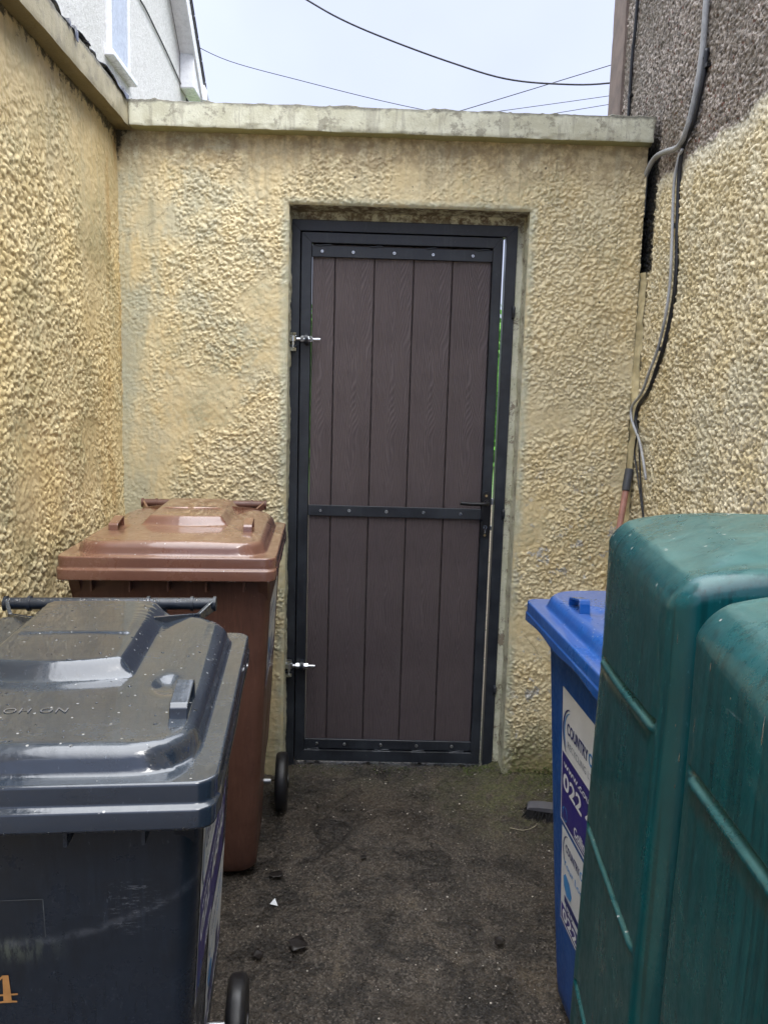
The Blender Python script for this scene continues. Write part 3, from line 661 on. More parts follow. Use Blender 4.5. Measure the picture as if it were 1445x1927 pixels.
for z in (1.683, .420):
    b = MB()
    # fixed lug on the frame and the upright bolt
    b.box(-.322, -.292, .072, .100, z-.030, z-.022, .001, 1); b.cyl((-.306, .078, z-.04), (-.306, .078, z+.022), .0065, n=14)
    b.cyl((-.306, .078, z-.009), (-.306, .078, z+.010), .0145, n=18); hexa(b, (-.306, .078, z+.018), (0, 0, 1), .0115, .010); hexa(b, (-.306, .078, z-.038), (0, 0, 1), .0115, .012)
    b.cyl((-.318, .078, z+.011), (-.294, .078, z+.011), .003, n=8)
    # threaded rod through the ring on the leaf
    b.cyl((-.30, .078, z), (-.205, .078, z), .0062, n=12)
    for k in range(9): b.cyl((-.222+.002*k, .078, z), (-.2208+.002*k, .078, z), .0070, n=12)
    for k in range(5): b.cyl((-.290+.002*k, .078, z), (-.2888+.002*k, .078, z), .0070, n=12)
    hexa(b, (-.272, .078, z), (1, 0, 0), .0125, .013); hexa(b, (-.238, .078, z), (1, 0, 0), .0125, .012)
    b.cyl((-.262, .078, z), (-.249, .078, z), .021, n=22, mi=1); b.box(-.262, -.249, .080, .100, z-.020, z+.020, .001, 1)
    b.cyl((-.2485, .078, z), (-.2465, .078, z), .015, n=18)
    gpart(b, 'hinge', [MT['zinc'], MT['steel']])
for x, z, L in ((-.322, 1.795, .045), (.5135, 1.806, .040), (.512, 1.041, .032), (.512, .332, .030), (-.322, .345, .03)):
    b = MB(); b.tube([(x, .100, z-L/2), (x, .090, z-L/3), (x, .088, z+L/3), (x, .100, z+L/2)], .006, 8); b.box(x-.004, x+.004, .086, .100, z-L/2, z+L/2, .001)
    b.cyl((x, .088, z), (x, .080, z), .005, n=8, mi=1 if x < 0 else 0)
    gpart(b, 'fixing_lug', [MT['steel'], MT['zinc']])
# handle plate, lever, lock cylinder
b = MB(); n = 14; pts = []
for s_, zc_ in ((0, 1.112), (1, .962)):
    for k in range(n+1):
        t = math.pi*k/n + (math.pi if s_ else 0); pts.append((.4435+.0165*math.cos(t), zc_+.0165*math.sin(t)))
v = [(x, .0925, z) for x, z in pts]+[(x, .0985, z) for x, z in pts]; m = len(pts)
b.add(v, [tuple(range(m))]+[(i, i+m, (i+1) % m+m, (i+1) % m) for i in range(m)])
hp = gpart(b, 'handle_plate', MT['black'])
b = MB(); b.cyl((.4445, .0925, 1.085), (.4445, .078, 1.085), .012, .011, 18); b.tube([(.4445, .080, 1.085), (.4445, .055, 1.085), (.436, .045, 1.085), (.415, .043, 1.085), (.375, .043, 1.085), (.338, .043, 1.087)], .0078, 12); b.build('lever', MT['black'], hp)
brass = simple('brass_screw', (.6, .45, .22), .35, 1)
for z in (1.112, .958): MB().cyl((.4435, .0927, z), (.4435, .0905, z), .0048, n=12).build('screw', brass, hp)
MB().cyl((.4435, .0927, .990), (.4435, .089, .990), .0078, n=18).build('lock_cylinder', MT['zinc'], hp); b = MB(); b.box(.4415, .4455, .0885, .0892, .985, .995, mi=2); b.box(.4405, .4465, .089, .0925, .966, .9862, .001); b.build('key_slot', [MT['zinc'], MT['black'], MT['black']], hp)
for q in ((.461, .4745, .108, .128, 1.075, 1.100, .001), (.461, .472, .108, .125, .975, .992, .001)): gpart(MB().box(*q), 'latch_bolt', MT['galv'])

# ================================================================== WHEELIE BINS
def rrect(x0, x1, y0, y1, r, nc=10, ne=30):
    P = []; Nn = []
    cs = [((x1-r, y0+r), -90), ((x1-r, y1-r), 0), ((x0+r, y1-r), 90), ((x0+r, y0+r), 180)]
    for q, ((cx, cy), a0) in enumerate(cs):
        for k in range(nc+1):
            t = math.radians(a0+90*k/nc); P.append((cx+r*math.cos(t), cy+r*math.sin(t))); Nn.append((math.cos(t), math.sin(t)))
        c2, a2 = cs[(q+1) % 4]; t = math.radians(a0+90); A_ = np.array(P[-1]); t2 = math.radians(a2); B_ = np.array([c2[0]+r*math.cos(t2), c2[1]+r*math.sin(t2)])
        for k in range(1, ne):
            P.append(tuple(A_+(B_-A_)*k/ne)); Nn.append((math.cos(t), math.sin(t)))
    return np.array(P), np.array(Nn)
def loft(rings, close_top=False, close_bot=False):
    m = len(rings[0]); V = np.concatenate(rings); Fs = []
    i = np.arange(m); j = (i+1) % m
    for k in range(len(rings)-1): Fs.append(np.stack([k*m+i, k*m+j, (k+1)*m+j, (k+1)*m+i], -1))
    return V, np.concatenate(Fs)
def sdrr(x, y, x0, x1, y0, y1, r):
    qx = np.abs(x-(x0+x1)/2)-(x1-x0)/2+r; qy = np.abs(y-(y0+y1)/2)-(y1-y0)/2+r
    return np.hypot(np.maximum(qx, 0), np.maximum(qy, 0))+np.minimum(np.maximum(qx, qy), 0)-r
LX, LY0, LY1, ZF = .2875, -.365, .300, 1.030
def zlid(x, y):
    d = -sdrr(x, y, -.252, .252, -.338, .300, .085); k = 1-np.clip(d/.029, 0, 1)
    z = ZF+.034*np.sqrt(np.maximum(0, 1-k*k))
    z = z+.004*sstep(d, -.006, .0)
    t = np.clip((y+.30)/.55, 0, 1); z = z+.016*t*sstep(d, 0, .05)-.010*(np.abs(x)/.25)**2.5*sstep(d, 0, .04)
    y0p = -.105+1.6*x*x
    dp = np.minimum(.128+.0*y-np.abs(x)+.0, y-y0p); dp = np.where((np.abs(x) < .128) & (y > y0p), dp, np.minimum(.128-np.abs(x), y-y0p))
    z = z+.027*(.35*sstep(dp, -.004, .030)+.65*np.clip(dp/.024, 0, 1))
    ys = .055-.35*x*x; st = sstep(y-ys, 0, .006)*sstep(.098-np.abs(x), 0, .008); z = z+.0035*st
    for sx in (-1, 1):
        z = z-.009*np.exp(-(((x-sx*.185)/.022)**2+((y+.105)/.034)**2)**1.5)
        z = z+.012*np.exp(-((np.abs(x-sx*.178-sx*(.30-y)*-.0)/.012)**2))*sstep(y, .24, .30)*0
    return z
def bx(z):  # body half width at height
    return .225+.045*(z-.04)/.93
def make_bin(name, label, cat, col, dark, film, loc, rz, rough, scuff=0, group='wheelie bins', tab=(.192, 0), zs=1, xs=1, bs=None, wx=.247):
    t = thing(name, label, cat, loc, rz, group)
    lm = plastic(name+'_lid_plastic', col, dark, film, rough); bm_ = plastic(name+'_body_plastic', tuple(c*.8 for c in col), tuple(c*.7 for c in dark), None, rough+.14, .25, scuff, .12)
    # body
    rings = []
    for z, e in [(.022, .03), (.026, .012), (.04, 0)]+[(z, 0) for z in np.linspace(.07, .962, 40)]+[(.985, -.004), (1.015, -.006)]:
        k = max(0, min(1, (z-.04)/.93)); hw = bx(min(z, .97))-e; yf = -.205-.115*k**.75+e; yb = .265+.03*k-e; r = .030+.012*(1-k)
        P, Nn = rrect(-hw, hw, yf, yb, r, 8, 24)
        P = P.copy()
        # wheel arch: pull in lower rear side corners
        if z < .26:
            wv = sstep(P[:, 1], .06, .13)*(1-sstep(np.array(z), .20, .26)); P[:, 0] -= np.sign(P[:, 0])*.045*wv*(np.abs(P[:, 0]) > .15)
        rings.append(np.column_stack([P, np.full(len(P), z)]))
    P0 = rings[0]; cen = P0.mean(0); rings = [cen+(P0-cen)*.02, cen+(P0-cen)*.6]+rings
    V, Fs = loft(rings)
    body = mesh_np('body', V, Fs, bm_, t)
    # stiffening fins under the rim
    for x in (-.20, -.10, 0, .10, .20): MB().box(x-.0025, x+.0025, -.352, -.305, .935, .985, 0).build('rib', bm_, body)
    for s_ in (-1, 1):
        for y in (-.28, -.12, .04, .18): MB().box(s_*.262 if s_ > 0 else -.284, .284 if s_ > 0 else -.262, y-.003, y+.003, .955, .99).build('rib', bm_, body)
        v = [(s_*.235, -.318, .93), (s_*.235, -.352, .985), (s_*.262, -.352, .985), (s_*.262, -.30, .90), (s_*.235, -.30, .90)]
        b = MB(); b.add(v, [(0, 1, 2), (0, 2, 3), (0, 3, 4), (1, 0, 4), (1, 4, 2), (2, 4, 3)]); b.build('gusset', bm_, body)
    # lid: skirt + flange + dome
    P, Nn = rrect(-LX, LX, LY0, LY1, .032, 8, 34); front = sstep(-Nn[:, 1], .3, .9); C = np.array([0, -.02])
    wave = .004*np.sin(P[:, 1]*22)*(1-front)
    prof = [(-.004, lambda f: -.060+.012*(1-f)+wave), (.0, lambda f: -.062+.012*(1-f)+wave), (.010, lambda f: -.061+.012*(1-f)+wave), (.010, lambda f: -.058+.012*(1-f)+wave), (.010, lambda f: -.036+0*f), (.0095, lambda f: -.0335+0*f), (.008, lambda f: -.0325+0*f), (.0015, lambda f: -.0305+0*f), (.0002, lambda f: -.029+0*f), (0, lambda f: -.026+0*f), (0, lambda f: -.005+0*f), (-.0004, lambda f: -.0025+0*f), (-.0015, lambda f: -.0008+0*f)]
    rings = []
    for off, zf in prof:
        o_ = off*front if off > .001 else off; o_ = o_+np.where(off > .001, .002*(1-front), 0)
        rings.append(np.column_stack([P+Nn*np.atleast_1d(o_)[:, None] if np.ndim(o_) else P+Nn*o_, ZF+zf(front)]))
    Q = P-Nn*.003
    for s_ in np.concatenate([np.linspace(1, .84, 26), np.linspace(.835, .001, 76)]):
        R = C+(Q-C)*s_; rings.append(np.column_stack([R, zlid(R[:, 0], R[:, 1])]))
    V, Fs = loft(rings); last = len(V)-len(P)
    lid = mesh_np('lid', V, Fs, lm, t)
    b = MB().box(-.27, .27, -.34, .28, 1.012, 1.018); b.build('lid_liner', bm_, t)
    # lifting tabs near the front corners
    for s_ in (-1, 1):
        x = s_*tab[0]; b = MB(); w = .013; z0 = float(zlid(np.array(x), np.array(-.14+tab[1])))
        prof_ = [(-.150, z0-.012), (-.146, z0+.016), (-.140, z0+.022), (-.075, z0+.034), (-.068, z0+.032), (-.064, z0+.024), (-.060, z0-.008)]
        inn = [(-.1445, z0-.012), (-.141, z0+.013), (-.137, z0+.0175), (-.076, z0+.029), (-.072, z0+.0275), (-.069, z0+.022), (-.066, z0-.008)]
        prof_ = [(y+tab[1], z) for y, z in prof_]; inn = [(y+tab[1], z) for y, z in inn]
        m = len(prof_); v = []
        for xx in (x-w, x+w): v += [(xx, y, z) for y, z in prof_]+[(xx, y, z) for y, z in inn]
        f = []
        for i in range(m-1):
            f += [(i, i+1, 2*m+i+1, 2*m+i)[::-1], (m+i, m+i+1, 3*m+i+1, 3*m+i), (i, i+1, m+i+1, m+i), (2*m+i, 2*m+i+1, 3*m+i+1, 3*m+i)[::-1]]
        b.add(v, f); o = b.build('lifting_tab', lm, lid)
        bv = o.modifiers.new('b', 'BEVEL'); bv.width = .0015; bv.segments = 2
    # hinge arms and handle bar
    for s_ in (-1, 1):
        b = MB()
        a0 = Vector((s_*.112, .185, float(zlid(np.array(.112), np.array(.185)))+.001)); a1 = Vector((s_*.185, .280, float(zlid(np.array(.185), np.array(.280)))+.006)); a2 = Vector((s_*.213, .338, 1.094))
        for p, q, h0, h1 in ((a0, a1, .0, .006), (a1, a2, .006, .006)):
            d = (q-p).normalized(); nn = Vector((-d.y, d.x, 0)).normalized()*.004
            v = [p-nn+Vector((0, 0, -.012)), p+nn+Vector((0, 0, -.012)), q-nn+Vector((0, 0, -.022)), q+nn+Vector((0, 0, -.022)), p-nn+Vector((0, 0, h0)), p+nn+Vector((0, 0, h0)), q-nn+Vector((0, 0, h1)), q+nn+Vector((0, 0, h1))]
            b.add(v, [(0, 1, 3, 2), (4, 6, 7, 5), (0, 4, 5, 1), (2, 3, 7, 6), (0, 2, 6, 4), (1, 5, 7, 3)])
        o = b.build('hinge_arm', lm, lid); bv = o.modifiers.new('b', 'BEVEL'); bv.width = .0015; bv.segments = 2
    b = MB(); b.cyl((-.213, .336, 1.086), (.213, .336, 1.086), .0135, n=20)
    for x in (-.212, -.165, .075, .165, .212): b.cyl((x-.003, .336, 1.086), (x+.003, .336, 1.086), .017, n=20)
    hb_ = b.build('handle_bar', bm_, t)
    for s_ in (-1, 1): MB().box(s_*.10-.012, s_*.10+.012, .285, .345, 1.0, 1.075, .002).build('bracket', bm_, hb_)
    # axle and wheels
    MB().cyl((-.245, .24, .1), (.245, .24, .1), .011, n=12).build('axle', MT['galv'], t)
    for s_ in (-1, 1):
        b = MB(); prof_ = [(.030, .0), (.075, .002), (.090, .001), (.098, .006), (.1005, .014), (.1005, .030), (.098, .038), (.090, .043), (.075, .042), (.030, .044)]
        n = 40; v = []; f = []
        for k in range(n):
            a = 2*math.pi*k/n
            for r, w in prof_: v.append((s_*(wx+w), .24+r*math.cos(a), .1005+r*math.sin(a)))
        m = len(prof_)
        for k in range(n):
            k2 = (k+1) % n
            for i in range(m-1):
                q = (k*m+i, k*m+i+1, k2*m+i+1, k2*m+i); f.append(q if s_ > 0 else q[::-1])
        b.add(v, f, 0, True); w = b.build('wheel', MT['rubber'], t)
        b = MB().cyl((s_*(wx-.002), .24, .1005), (s_*(wx+.047), .24, .1005), .034, .026, 20)
        for k in range(6):
            a = k*math.pi/3; c_, s2 = math.cos(a), math.sin(a)
            b.cyl((s_*(wx+.025), .24+.025*c_, .1005+.025*s2), (s_*(wx+.025), .24+.078*c_, .1005+.078*s2), .008, n=8)
        b.build('hub', MT['black'], w)
    for ch_ in list(t.children):
        if ch_.name.split('.')[0] not in ('axle', 'wheel'): ch_.scale = (xs, 1, zs)
        elif ch_.name.split('.')[0] == 'wheel' and xs != 1: ch_.location.x = (xs-1)*.247*(1 if sum(v_.co.x for v_ in ch_.data.vertices) > 0 else -1)
        elif xs != 1: ch_.scale = (xs, 1, 1)
    if bs: body.scale = (bs[0], bs[1], zs); t['xs'] = bs[0]
    else: t['xs'] = xs
    t['zs'] = zs
    return t, lid, body, lm
def scatter_drops(lid, n, zf, area, rr, seed, wname='rain_drops'):
    r = np.random.RandomState(seed); V = []; Fs = []
    base = []; k = 8
    for lat in (0, .5, .85): base += [(math.cos(2*math.pi*i/k)*math.cos(lat*math.pi/2), math.sin(2*math.pi*i/k)*math.cos(lat*math.pi/2), math.sin(lat*math.pi/2)) for i in range(k)]
    base.append((0, 0, 1)); base = np.array(base); bf = []
    for l in (0, 1):
        for i in range(k): bf.append((l*k+i, l*k+(i+1) % k, (l+1)*k+(i+1) % k, (l+1)*k+i))
    for i in range(k): bf.append((2*k+i, 2*k+(i+1) % k, 3*k))
    out_f = []
    for q in range(n):
        x = r.uniform(area[0], area[1]); y = r.uniform(area[2], area[3]); s_ = rr[0]+(rr[1]-rr[0])*r.rand()**3
        z = float(zf(np.array(x), np.array(y)))
        if z is None or z != z: continue
        e = .0015; nx = (float(zf(np.array(x-e), np.array(y)))-float(zf(np.array(x+e), np.array(y))))/(2*e); ny = (float(zf(np.array(x), np.array(y-e)))-float(zf(np.array(x), np.array(y+e))))/(2*e)
        if abs(nx)+abs(ny) > 1.2: continue
        nn = Vector((nx, ny, 1)).normalized(); qd = nn.to_track_quat('Z', 'Y').to_matrix(); m = np.array(qd)
        sh = np.array([s_*(1+.5*r.rand()), s_, s_*.45]); off = len(V)*len(base)
        V.append((base*sh)@m.T+np.array([x, y, z-.0002])); out_f += [tuple(i+off for i in f) for f in bf]
    o = mesh_np(wname, np.concatenate(V), out_f, MT['drop'], lid); o['kind'] = 'stuff'; return o

def text_mesh(body, size, bold=0, spacing=1.0, align='LEFT', shear=0):
    cu = bpy.data.curves.new('t', 'FONT'); cu.body = body; cu.size = size; cu.offset = bold; cu.space_character = spacing; cu.align_x = align; cu.shear = shear; cu.resolution_u = 3
    ob = bpy.data.objects.new('t', cu); me = bpy.data.meshes.new_from_object(ob)
    v = np.array([tuple(x.co) for x in me.vertices]); f = [tuple(p.vertices) for p in me.polygons]
    bpy.data.objects.remove(ob); bpy.data.meshes.remove(me); bpy.data.curves.remove(cu); return v, f
def arc(cx, cy, R, a0, a1, w0, w1, n=26, sy=1):
    """crescent stroke tapering from w0 to w1"""
    v = []; f = []
    for k in range(n+1):
        t = k/n; a = math.radians(a0+(a1-a0)*t); w = (w0+(w1-w0)*t)*math.sin(math.pi*min(1, max(.02, t*.96+.02)))**.6
        v += [(cx+(R-w/2)*math.cos(a), cy+sy*(R-w/2)*math.sin(a), 0), (cx+(R+w/2)*math.cos(a), cy+sy*(R+w/2)*math.sin(a), 0)]
    for k in range(n): f.append((2*k, 2*k+2, 2*k+3, 2*k+1)[::-1])
    return np.array(v), f
def sticker(bin_t, kind, y0, y1, z0, z1, rot=0):
    """panel on the +x flank of a bin; s runs along +y, t runs up"""
    Wd, Hh = y1-y0, z1-z0; cy, cz = (y0+y1)/2, (z0+z1)/2
    def put(v, off):
        v = np.asarray(v, float); s_ = v[:, 0]-Wd/2; t_ = v[:, 1]-Hh/2; c_, q_ = math.cos(rot), math.sin(rot)
        s2 = c_*s_-q_*t_; t2 = q_*s_+c_*t_; z = cz+t2
        return np.column_stack([bx(z)+off, cy+s2, z])
    def panel(x0, x1, y0_, y1_, n=8):
        A, B = np.meshgrid(np.linspace(x0, x1, n), np.linspace(y0_, y1_, n), indexing='ij'); return np.stack([A, B], -1).reshape(-1, 2), [tuple(q) for q in gridfaces(n, n)]
    b = MB(); v, f = panel(0, Wd, 0, Hh); b.add(put(v, .0012), f, 0)
    letters = []; emb_l = []
    class E_:
        def add(self, v, f, mi): emb_l.append((v, f, mi))
    emb = E_()
    def T(body, size, x, y, mi, bold=0, sp=1.0, w=None, shear=0):
        v, f = text_mesh(body, size, bold, sp, 'LEFT', shear)
        if w: v[:, 0] *= w/max(v[:, 0].max(), 1e-6)
        letters.append((put(v+np.array([x, y, 0]), .0026), f, mi))
    if kind == 'phone':
        hb = .142*Hh/.27
        v, f = panel(.006, Wd-.006, .006, hb); b.add(put(v, .0018), f, 1)
        v, f = arc(.065, Hh*.70, .055, 95, 235, .004, .011, sy=1.15); emb.add(put(v, .0022), f, 0)
        v, f = arc(.070, Hh*.70, .050, 100, 225, .003, .007, sy=1.12); emb.add(put(v, .0024), f, 1)
        T('COUNTRY', .040, .040, Hh*.70, 0, .0010, w=.150); T('CLEAN', .040, .193, Hh*.70, 1, .0010, w=.105)
        T('RECYCLING LTD', .024, .045, Hh*.60, 2, 0, w=.190)
        T('www.countryclean.ie', .026, .022, hb-.033, 3, .0003, w=Wd-.05)
        T('022 46846', .058, .018, hb-.088, 3, .0014, w=Wd-.06)
        v, f = arc(.036, .029, .017, 100, 215, .004, .005); emb.add(put(v, .0026), f, 1)
        v, f = arc(.036, .029, .017, 220, 335, .004, .005); emb.add(put(v, .0026), f, 1)
        v, f = arc(.036, .029, .017, 340, 455, .004, .005); emb.add(put(v, .0026), f, 1)
        T('Collins', .030, .105, .020, 3, .0008, w=.09)
        v, f = panel(.105, .205, .013, .0155, 2); b.add(put(v, .0022), f, 0)
    else:
        v, f = panel(.006, Wd-.006, .006, Hh*.19); b.add(put(v, .0018), f, 1)
        v, f = arc(.050, Hh*.80, .036, 95, 235, .003, .007, sy=1.15); emb.add(put(v, .0022), f, 0)
        T('COUNTRY', .028, .032, Hh*.80, 0, .0006, w=.105); T('CLEAN', .028, .139, Hh*.80, 1, .0006, w=.075)
        T('Your Local Skip Hire', .022, .018, Hh*.635, 1, .0002, w=Wd-.05)
        # blue skip shape and lorry outline
        v = [(.02, Hh*.50, 0), (.035, Hh*.56, 0), (.065, Hh*.53, 0), (.085, Hh*.44, 0), (.075, Hh*.37, 0), (.045, Hh*.35, 0), (.025, Hh*.41, 0)]; emb.add(put(v, .0024), [tuple(range(7))[::-1]], 1)
        for x, y, w_, h_ in ((.03, .255, .14, .022), (.075, .29, .055, .012), (.16, .26, .045, .06)):
            v, f = panel(x, x+w_*.9, Hh*y, Hh*y+h_*.8, 2); emb.add(put(v, .0024), f, 0)
        for x in (.055, .085, .175):
            v, f = arc(x, Hh*.245, .009, 0, 359, .005, .005); emb.add(put(v, .0026), f, 0)
        T('022 46846', .040, .018, Hh*.055, 3, .0010, w=Wd-.05)
    st = b.build('sticker', [MT['white'], MT['navy']], bin_t); st.scale = (bin_t['xs'], 1, bin_t['zs'])
    for v, f, mi in letters: MB().add(v, f, 0).build('lettering', [(MT['navyt'], MT['sky'], MT['greyt'], MT['pale'])[mi]], st)
    for v, f, mi in emb_l: MB().add(v, f, 0).build('emblem', [(MT['navyt'], MT['sky'])[mi]], st)
    return st

R_ = math.radians
brown, blid, _, _ = make_bin('wheelie_bin', 'brown wheelie bin in the corner by the gate, white and blue sticker on its side', 'wheelie bin', (.185, .086, .060), (.16, .070, .049), (.235, .130, .080), (-.561, -.501, 0), R_(4), .30, wx=.262)
sticker(brown, 'skip', -.262, .14, .63, .885)
v, f = text_mesh('NO HOT ASHES', .022)
grey, glid, _, _ = make_bin('wheelie_bin', 'dark grey wheelie bin with wet lid and gold number, nearest the camera', 'wheelie bin', (.019, .028, .046), (.014, .021, .035), (.038, .050, .066), (-.506, -1.629, 0), R_(5.4), .15, 1, tab=(.220, -.085), zs=.935, bs=(.965, 1))
sticker(grey, 'phone', -.258, .16, .60, .94, 0); sticker(grey, 'skip', -.06, .22, .345, .59)
blue, bllid, _, _ = make_bin('wheelie_bin', 'blue wheelie bin behind the green oil tank, its side carrying two recycling stickers', 'wheelie bin', (.007, .105, .42), (.006, .080, .35), (.06, .13, .38), (.675, -1.318, 0), R_(182.6), .30, xs=.91, zs=.94, bs=(.805, .93), tab=(.215, -.03))
sticker(blue, 'phone', -.156, .30, .522, .866); sticker(blue, 'skip', -.142, .22, .262, .512)
# gold house number and moulded crest on the grey front
def front_put(v, yoff=0.0):
    v = np.asarray(v, float); z = v[:, 1]; k = np.clip((z-.04)/.93, 0, 1); return np.column_stack([v[:, 0], -.205-.115*k**.75-yoff, z])
v, f = text_mesh('4', .075, .0010)
v = v.copy()
nb = MB()
P4 = [[(-.021, 0), (.021, 0), (.021, .0035), (.014, .005), (.014, .060), (.006, .060), (-.0, .060), (-.0, .005), (-.012, .0035), (-.021, .0035)]]
def num4(cx_, cz_, s_=1.0):
    m_ = MB()
    def q(pts): m_.add(front_put([(cx_+x*s_, cz_+z*s_) for x, z in pts], .0022), [tuple(range(len(pts)))])
    q([(.002, .004), (.016, .004), (.014, .062), (.004, .062)])
    q([(-.006, 0), (.025, 0), (.0245, .0035), (.016, .0045), (.002, .0045), (-.0055, .0035)])
    q([(-.034, .015), (.027, .0165), (.027, .0205), (-.034, .019)])
    q([(-.034, .019), (-.029, .019), (.0055, .058), (.004, .062)])
    return m_
o = num4(-.010, .655, .78).build('house_number', MT['gold'], grey); o.scale = (1, 1, .935)
b = MB()
def line2(p, q, w=.0012):
    d = Vector((q[0]-p[0], q[1]-p[1])); n = Vector((-d.y, d.x)).normalized()*w/2
    b.add(front_put([(p[0]-n.x, p[1]-n.y), (q[0]-n.x, q[1]-n.y), (q[0]+n.x, q[1]+n.y), (p[0]+n.x, p[1]+n.y)], .0012), [(0, 1, 2, 3)])
for s_ in (((-.06, .829), (.053, .829)), ((.053, .829), (.053, .765))): line2(*s_)
crest = b.build('moulded_crest', simple('moulded_line', (.065, .075, .09), .5), grey); crest.scale = (1, 1, .935)
# moulded lettering on the grey lid, facing the far side
v, f = text_mesh('NO HOT ASHES', .024, 0, 1.15, 'CENTER')
vx = -v[:, 0]-.03; vy = -v[:, 1]-.205; vz = zlid(vx, vy)+.0012
mesh_np('moulded_lettering', np.column_stack([vx, vy, vz]), f, plastic('grey_lid_lettering', (.12, .13, .15), (.09, .10, .12), None, .15), glid)
# moulded notice on the brown lid's plateau
A = MB()
for (x0, x1) in ((-.085, -.012), (.006, .082)):
    for k in range(7):
        y = .02+k*.012; xx = np.array([x0, x1, x1, x0]); yy = np.array([y, y, y+.005, y+.005]); A.add(np.column_stack([xx, yy, zlid(xx, yy)+.0011]), [(0, 1, 2, 3)])
xx = np.array([-.10, .10, .10, -.10]); yy = np.array([-.004, -.004, -.001, -.001]); A.add(np.column_stack([xx, yy, zlid(xx, yy)+.0012]), [(0, 1, 2, 3)])
A.build('moulded_notice', plastic('brown_notice', (.36, .20, .15), (.30, .15, .10), None, .25), blid)
scatter_drops(glid, 380, zlid, (-.26, .26, -.33, .28), (.0007, .0034), 3)
scatter_drops(blid, 220, zlid, (-.26, .26, -.35, .28), (.0006, .0030), 5)
scatter_drops(bllid, 60, zlid, (-.26, .26, -.35, .28), (.0006, .0022), 6)
# beads along the wet handle bar and skirt of the grey bin
def bead_strip(parent, n, fn, rr, seed):
    r = np.random.RandomState(seed); b = MB()
    for i in range(n):
        p = fn(r); s_ = rr[0]+(rr[1]-rr[0])*r.rand()**2; k = 6; v = []
        for la in (-.5, 0, .5): v += [(p[0]+s_*math.cos(la*math.pi*.8)*math.cos(2*math.pi*j/k), p[1]+s_*math.cos(la*math.pi*.8)*math.sin(2*math.pi*j/k), p[2]+s_*1.2*math.sin(la*math.pi*.8)) for j in range(k)]
        f = [(l*k+j, l*k+(j+1) % k, (l+1)*k+(j+1) % k, (l+1)*k+j) for l in (0, 1) for j in range(k)]+[tuple(range(k))[::-1], tuple(range(2*k, 3*k))]
        b.add(v, f, 0, True)
    o = b.build('rain_drops', MT['drop'], parent); o['kind'] = 'stuff'
bead_strip(grey, 170, lambda r: (r.uniform(-.21, .21), .336-.0135*math.cos(1.1*r.rand()), .935*(1.086+.0128*abs(math.sin(.6+1.1*r.rand())))), (.0008, .0024), 8)
bead_strip(grey, 60, lambda r: (r.uniform(-.28, .28), -.3745, .906+.001*r.rand()), (.0010, .0024), 9)
bead_strip(brown, 60, lambda r: (r.uniform(-.28, .28), -.3755, .969+.001*r.rand()), (.0010, .0022), 10)

# ================================================================== OIL TANK
TK = thing('oil_tank', 'green ribbed plastic oil tank, wet on top, in front of the blue bin', 'oil tank', (.294, -1.945, 0), -math.radians(8.6))
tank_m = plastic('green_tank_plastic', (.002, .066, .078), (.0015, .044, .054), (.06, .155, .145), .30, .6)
tank_m.node_tree.nodes['Principled BSDF'].inputs['Coat Weight'].default_value = .22
tank_m.node_tree.nodes['Principled BSDF'].inputs['Specular IOR Level'].default_value = .3
TH = 1.301
GZ = [1.140, .918, .697, .475, .255]
def crown(x, x1=.62): return .026*(1-np.exp(-np.maximum(np.minimum(x, x1-x), 0)/.045))
def tank_module(y0, y1, x1=.62, gz_=GZ):
    P, Nn = rrect(0, x1, y0, y1, .024, 10, 46)
    L = y1-y0
    cy_ = (y0+y1)/2
    # groove only on flat parts of each face
    fx = sstep(L/2-.030-np.abs(P[:, 1]-cy_), 0, .012)*(np.abs(Nn[:, 0]) > .98)+sstep(x1/2-.030-np.abs(P[:, 0]-x1/2), 0, .012)*(np.abs(Nn[:, 1]) > .98)
    zs = list(np.linspace(.03, TH-.019, 60)); 
    for g in gz_: zs += list(g+np.array([-.010, -.0094, -.008, -.006, -.0045, -.003, -.0015, .0, .0015, .003, .004, .005, .0065, .009]))
    zs = sorted(zs); rings = []
    for z in zs:
        ins = 0
        for g in gz_:
            u_ = z-g
            if -.010 <= u_ <= .009: ins = .009*float(np.interp(u_, [-.010, -.008, -.0045, -.0015, .0, .003, .0050], [0, -.22, -.18, .8, 1, .95, 0]))
        bow = .004*math.sin(z*7)
        wob = .0022*vnoise(P[:, 0], P[:, 1], z, 6, 3)
        tilt = -(.12+.22*max(0, 1.15-z))*P[:, 1]
        rings.append(np.column_stack([P-Nn*(ins*fx)[:, None]+Nn*(bow*fx+wob)[:, None]*.5, z+tilt*(TH-.05-z > 0)*min(1, max(0, (TH-.05-z)/.08))+crown(P[:, 0], x1)*max(0, (z-1.17))/(TH-.019-1.17)]))
    rings = [np.column_stack([q_[:, 0]+Nn[:, 0]*.019*max(0, 1.2-q_[0, 2]), q_[:, 1]+Nn[:, 1]*.012*max(0, 1.2-q_[0, 2]), q_[:, 2]]) for q_ in rings]
    C = np.array([x1/2, cy_])
    for k in range(1, 10):
        a = k/9*math.pi/2; off = .019*(1-math.cos(a)); z = TH-.019+.019*math.sin(a)
        rings.append(np.column_stack([P-Nn*off, z+crown((P-Nn*off)[:, 0], x1)*(k/9)**1.5+crown(P[:, 0], x1)*(1-(k/9)**1.5)]))
    Q = P-Nn*.019
    for s_ in np.linspace(.985, .01, 40):
        R = C+(Q-C)*s_; rings.append(np.column_stack([R, ztank(R[:, 0], R[:, 1], x1, y0, y1)]))
    return loft(rings)
